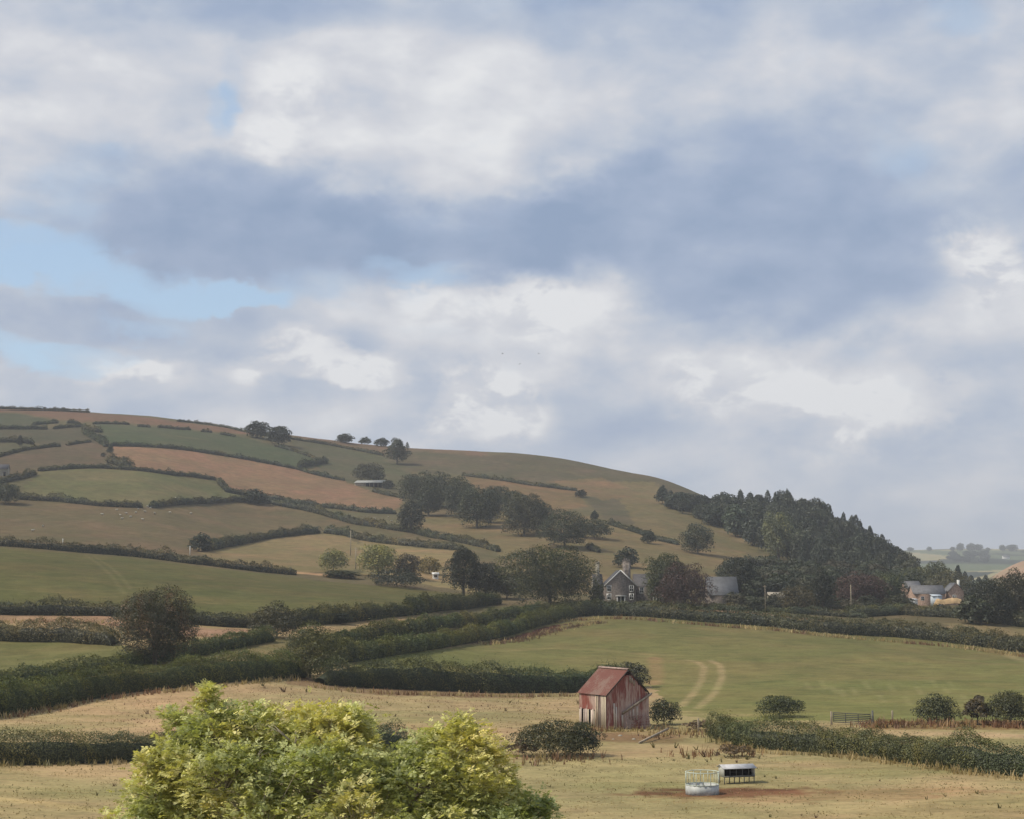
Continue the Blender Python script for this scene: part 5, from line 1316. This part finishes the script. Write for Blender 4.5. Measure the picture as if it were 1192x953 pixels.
def bird(px, py, d, roll, rz, label):
    r = raydir(px, py); p = r/math.hypot(r[0], r[1])*d
    b = MB(); b.tube([(-.22, 0, .01), (-.12, 0, 0), (0, 0, 0), (.12, 0, .01), (.19, 0, .02), (.24, 0, .01)], [.012, .05, .065, .05, .035, .006], 8)
    b.add([[-.36, -.06, 0], [-.36, .06, 0], [-.18, .03, .01], [-.18, -.03, .01]], [[0, 1, 2, 3]])
    e = b.obj('bird', M_BIRD, smooth=True); e.location = Vector(p); e.rotation_euler = (roll, 0, rz)
    tag(e, label, 'bird', 'birds in flight')
    for sg in (-1, 1):
        w = MB(); vs = []
        for t, ch, z in ((0, .16, 0.02), (.35, .17, .09), (.7, .12, .10), (1, .03, .05)):
            y = sg*(.05+.42*t); vs += [[.08-.10*t*t, y, z], [.08-.10*t*t-ch, y, z-.015]]
        w.add(vs, [[2*i, 2*i+1, 2*i+3, 2*i+2] for i in range(3)]); w.add([[a, b_, z-.012] for a, b_, z in vs], [[2*i+2, 2*i+3, 2*i+1, 2*i] for i in range(3)]); w.obj('wing', M_BIRD, e)
bird(585,412,400,.3,.4,'leftmost of three tiny dark birds in the sky')
bird(605,424,380,-.4,1.2,'lowest of three tiny dark birds in the sky')
bird(627,412,410,.2,2.0,'rightmost of three tiny dark birds in the sky')

# ------------------------------------------------------------------ haze
hz, t, out = new_mat('haze_air')
pv = t.new('ShaderNodeVolumePrincipled'); pv.inputs['Color'].default_value = (0.90, 0.94, 1.0, 1); pv.inputs['Density'].default_value = 0.00014; pv.inputs['Anisotropy'].default_value = 0.0
t.link(pv.outputs[0], out.inputs['Volume'])
m = MB(); m.box((-6500, -800, -120), (6500, 12500, 320)); ho = m.obj('haze', hz); tag(ho, kind='stuff'); ho['label'] = 'thin blue haze over the valley and hills'; ho.display_type = 'WIRE'

# ------------------------------------------------------------------ sky
SUN_AZ, SUN_EL = math.radians(-98), math.radians(50)      # bearing from the view direction (left, a little behind)
world = D.worlds.new('World'); scene.world = world; world.use_nodes = True
world.node_tree.nodes.clear(); t = NT(world)
wo = t.new('ShaderNodeOutputWorld')
sky = t.new('ShaderNodeTexSky'); sky.sky_type = 'NISHITA'; sky.sun_disc = False
sky.sun_elevation = SUN_EL; sky.sun_rotation = SUN_AZ % (2*math.pi); sky.altitude = 150; sky.air_density = 1.0; sky.dust_density = 0.6
vec = t.new('ShaderNodeTexCoord').outputs['Generated']
sx = t.new('ShaderNodeSeparateXYZ'); t.link(vec, sx.inputs[0])
az = t.math('ARCTAN2', sx.outputs[0], sx.outputs[1]); el = t.math('ARCSINE', sx.outputs[2])
mp = t.new('ShaderNodeMapping'); mp.inputs['Scale'].default_value = (1, 1, 1.7); t.link(vec, mp.inputs[0]); cv = mp.outputs[0]
n1 = t.noise(cv, 5.5, 4, 0.5, 0.2); n2 = t.noise(cv, 13.0, 5, 0.52, 0.2)
mpb = t.new('ShaderNodeMapping'); mpb.inputs['Location'].default_value = (3.1, 7.7, 1.3); mpb.inputs['Scale'].default_value = (1, 1, 1.8); t.link(vec, mpb.inputs[0])
n3 = t.noise(mpb.outputs[0], 9.0, 5, 0.5, 0.2)
n4 = t.noise(mpb.outputs[0], 34.0, 5, 0.55, 0.2)
wa = t.math('ADD', az, t.math('ADD', t.math('MULTIPLY', t.math('SUBTRACT', n1, 0.5), 0.13), t.math('MULTIPLY', t.math('SUBTRACT', n3, 0.5), 0.08)))
we = t.math('ADD', el, t.math('ADD', t.math('MULTIPLY', t.math('SUBTRACT', n2, 0.5), 0.06), t.math('MULTIPLY', t.math('SUBTRACT', n4, 0.5), 0.02)))
def blob(px, py, rx, ry, amt, soft=True):
    r = raydir(px, py); a0 = math.atan2(r[0], r[1]); e0 = math.asin(r[2]/np.linalg.norm(r))
    dx = t.math('MULTIPLY', t.math('SUBTRACT', wa, a0), F/rx); dy = t.math('MULTIPLY', t.math('SUBTRACT', we, e0), F/ry)
    q = t.math('ADD', t.math('MULTIPLY', dx, dx), t.math('MULTIPLY', dy, dy))
    return t.smooth(q, 0.0 if soft else 0.45, 2.2 if soft else 1.5, amt, 0.0)
def addall(L):
    x = L[0]
    for y in L[1:]: x = t.math('ADD', x, y)
    return x
bright = [(60,90,190,90,.34),(215,100,80,80,.10),(338,122,46,44,.34),(540,70,140,80,.30),(420,130,130,90,.26),(650,165,95,50,.28),(520,185,150,36,.16),(850,70,160,60,.20),
          (1180,110,80,70,.20),(1130,330,70,50,.34),(1170,290,50,30,.2),(560,360,150,50,.26),(650,345,110,40,.26),(350,430,55,18,.44),(165,430,40,14,.40),(962,456,36,20,.44),(540,462,34,34,.36),(505,470,24,30,.3),
          (720,400,220,60,.24),(1020,440,180,60,.20),(870,440,100,40,.14),(420,400,80,50,.1),(340,470,160,30,.16),(1000,560,250,40,.04),(40,345,60,22,.12)]
dark = [(480,272,170,46,-.26),(300,215,120,40,-.12),(250,245,170,70,-.36),(190,290,110,45,-.26),(400,275,220,55,-.30),(850,290,240,80,-.42),(720,270,150,60,-.22),(950,345,150,36,-.30),(740,330,170,36,-.30),(600,285,140,40,-.28),
        (760,12,190,34,-.34),(1100,15,90,30,-.2),(300,6,190,26,-.25),(660,470,70,40,-.20),(180,365,170,26,-.18),(860,200,220,60,-.16),(1040,230,120,60,-.08),(1050,560,260,60,-.03),(640,440,90,30,-.1)]
B = addall([blob(*b) for b in bright+dark])
det = t.math('ADD', t.math('MULTIPLY', t.math('SUBTRACT', n2, 0.5), 0.55), t.math('ADD', t.math('MULTIPLY', t.math('SUBTRACT', n3, 0.5), 0.45), t.math('MULTIPLY', t.math('SUBTRACT', n4, 0.5), 0.30)))
mpc = t.new('ShaderNodeMapping'); mpc.inputs['Location'].default_value = (1.7, 2.9, 8.3); mpc.inputs['Scale'].default_value = (1, 1, 1.7); t.link(vec, mpc.inputs[0])
n5 = t.noise(mpc.outputs[0], 21.0, 6, 0.58, 0.35)
puff = t.math('MULTIPLY', t.math('SUBTRACT', n5, 0.5), 0.16)
def relief(scale, off, k, det_, src):
    ad = t.new('ShaderNodeVectorMath', operation='ADD'); t.link(src, ad.inputs[0]); ad.inputs[1].default_value = off
    return t.math('MULTIPLY', t.math('SUBTRACT', t.noise(src, scale, det_, 0.5, 0.15), t.noise(ad.outputs[0], scale, det_, 0.5, 0.15)), k)
puff = t.math('ADD', puff, t.math('ADD', relief(6.5, (-0.03, 0, 0.055), 0.72, 5, mpc.outputs[0]), relief(15.0, (-0.012, 0, 0.022), 0.8, 6, mpb.outputs[0])))
Bt = t.math('ADD', t.math('ADD', t.math('MULTIPLY', t.math('TANH', t.math('MULTIPLY', B, 1.7)), 0.44), t.math('ADD', t.math('MULTIPLY', det, 0.5), puff)), 0.54)
crisp = t.smooth(t.math('ADD', n5, t.math('MULTIPLY', n4, 0.3)), 0.56, 0.72)
lit = addall([blob(*b) for b in [(345,428,75,26,.30),(165,430,55,18,.30),(535,465,60,46,.32),(962,456,60,30,.32),(1030,470,80,40,.2),(1150,305,55,50,.32),(660,350,90,34,.16),(560,345,80,30,.2),(850,440,90,36,.25),(340,120,46,46,.15)]])
Bt = t.math('ADD', Bt, t.math('MULTIPLY', lit, crisp))
cloud0 = t.ramp(Bt, [(0.0, (0.26, 0.355, 0.525)), (0.28, (0.355, 0.44, 0.60)), (0.52, (0.475, 0.54, 0.655)), (0.78, (0.65, 0.67, 0.725)), (1.0, (0.81, 0.82, 0.84))])
holes = [(30,288,90,26,.85),(120,318,90,22,.85),(245,348,80,20,.9),(290,350,60,16,.6),(240,132,26,26,.52),(260,95,18,46,.30),(110,190,45,18,.2),(90,240,50,26,.25),(1045,170,70,26,.30),(20,398,70,16,.65),(110,412,60,14,.45),(505,312,46,12,.35),(1105,25,40,26,.5),(380,330,60,20,.35),(185,380,40,10,.4)]
Hh = addall([blob(*b) for b in holes])
hole = t.smooth(t.math('ADD', Hh, t.math('ADD', t.math('MULTIPLY', t.math('SUBTRACT', n3, 0.5), 0.7), t.math('ADD', t.math('MULTIPLY', t.math('SUBTRACT', n2, 0.5), 0.5), t.math('MULTIPLY', t.math('SUBTRACT', n5, 0.5), 0.7)))), 0.05, 1.15)
# rest of the sky dome: scattered gaps
gap = t.smooth(t.math('ADD', n1, t.math('MULTIPLY', n2, 0.25)), 0.70, 0.86)
inview = t.smooth(t.math('ABSOLUTE', az), 0.42, 0.6); hole = t.math('MAXIMUM', hole, t.math('MULTIPLY', gap, inview))
cloud = t.mix(hole, cloud0, (0.45, 0.63, 0.83))   # thin bright veil where the cloud breaks
bg1 = t.new('ShaderNodeBackground'); bg1.inputs['Strength'].default_value = 0.15; t.link(sky.outputs[0], bg1.inputs['Color'])
bg2 = t.new('ShaderNodeBackground'); bg2.inputs['Strength'].default_value = 1.0; t.link(cloud, bg2.inputs['Color'])
ms = t.new('ShaderNodeMixShader'); inv = t.math('SUBTRACT', 1.0, t.math('MULTIPLY', hole, 0.60))
t.link(inv, ms.inputs[0]); t.link(bg1.outputs[0], ms.inputs[1]); t.link(bg2.outputs[0], ms.inputs[2]); t.link(ms.outputs[0], wo.inputs[0])

# ------------------------------------------------------------------ sun, camera, output
sl = D.lights.new('sun', 'SUN'); sl.energy = 4.2; sl.angle = math.radians(1.2); sl.color = (1.0, 0.90, 0.74)
so = D.objects.new('sun', sl); COL.objects.link(so)
sd = Vector((math.sin(SUN_AZ)*math.cos(SUN_EL), math.cos(SUN_AZ)*math.cos(SUN_EL), math.sin(SUN_EL)))
so.rotation_euler = (-sd).to_track_quat('-Z', 'Y').to_euler(); so.location = sd*100
cam = D.cameras.new('camera'); co = D.objects.new('camera', cam); COL.objects.link(co)
co.location = (0, 0, 0); co.rotation_euler = (math.pi/2+PITCH, 0, 0)
cam.sensor_width = 36; cam.sensor_fit = 'HORIZONTAL'; cam.lens = 36*F/W; cam.clip_start = 0.5; cam.clip_end = 30000
scene.camera = co
scene.render.engine = 'CYCLES'
scene.cycles.use_denoising = True
try: scene.cycles.denoiser = 'OPENIMAGEDENOISE'
except Exception: pass
scene.cycles.max_bounces = 5; scene.cycles.diffuse_bounces = 2; scene.cycles.transmission_bounces = 2; scene.cycles.glossy_bounces = 1; scene.cycles.volume_bounces = 0
scene.cycles.transparent_max_bounces = 4; scene.cycles.use_fast_gi = False
scene.view_settings.view_transform = 'Standard'; scene.view_settings.look = 'None'; scene.view_settings.exposure = 0.0; scene.view_settings.gamma = 1.0
scene.view_settings.use_curve_mapping = False
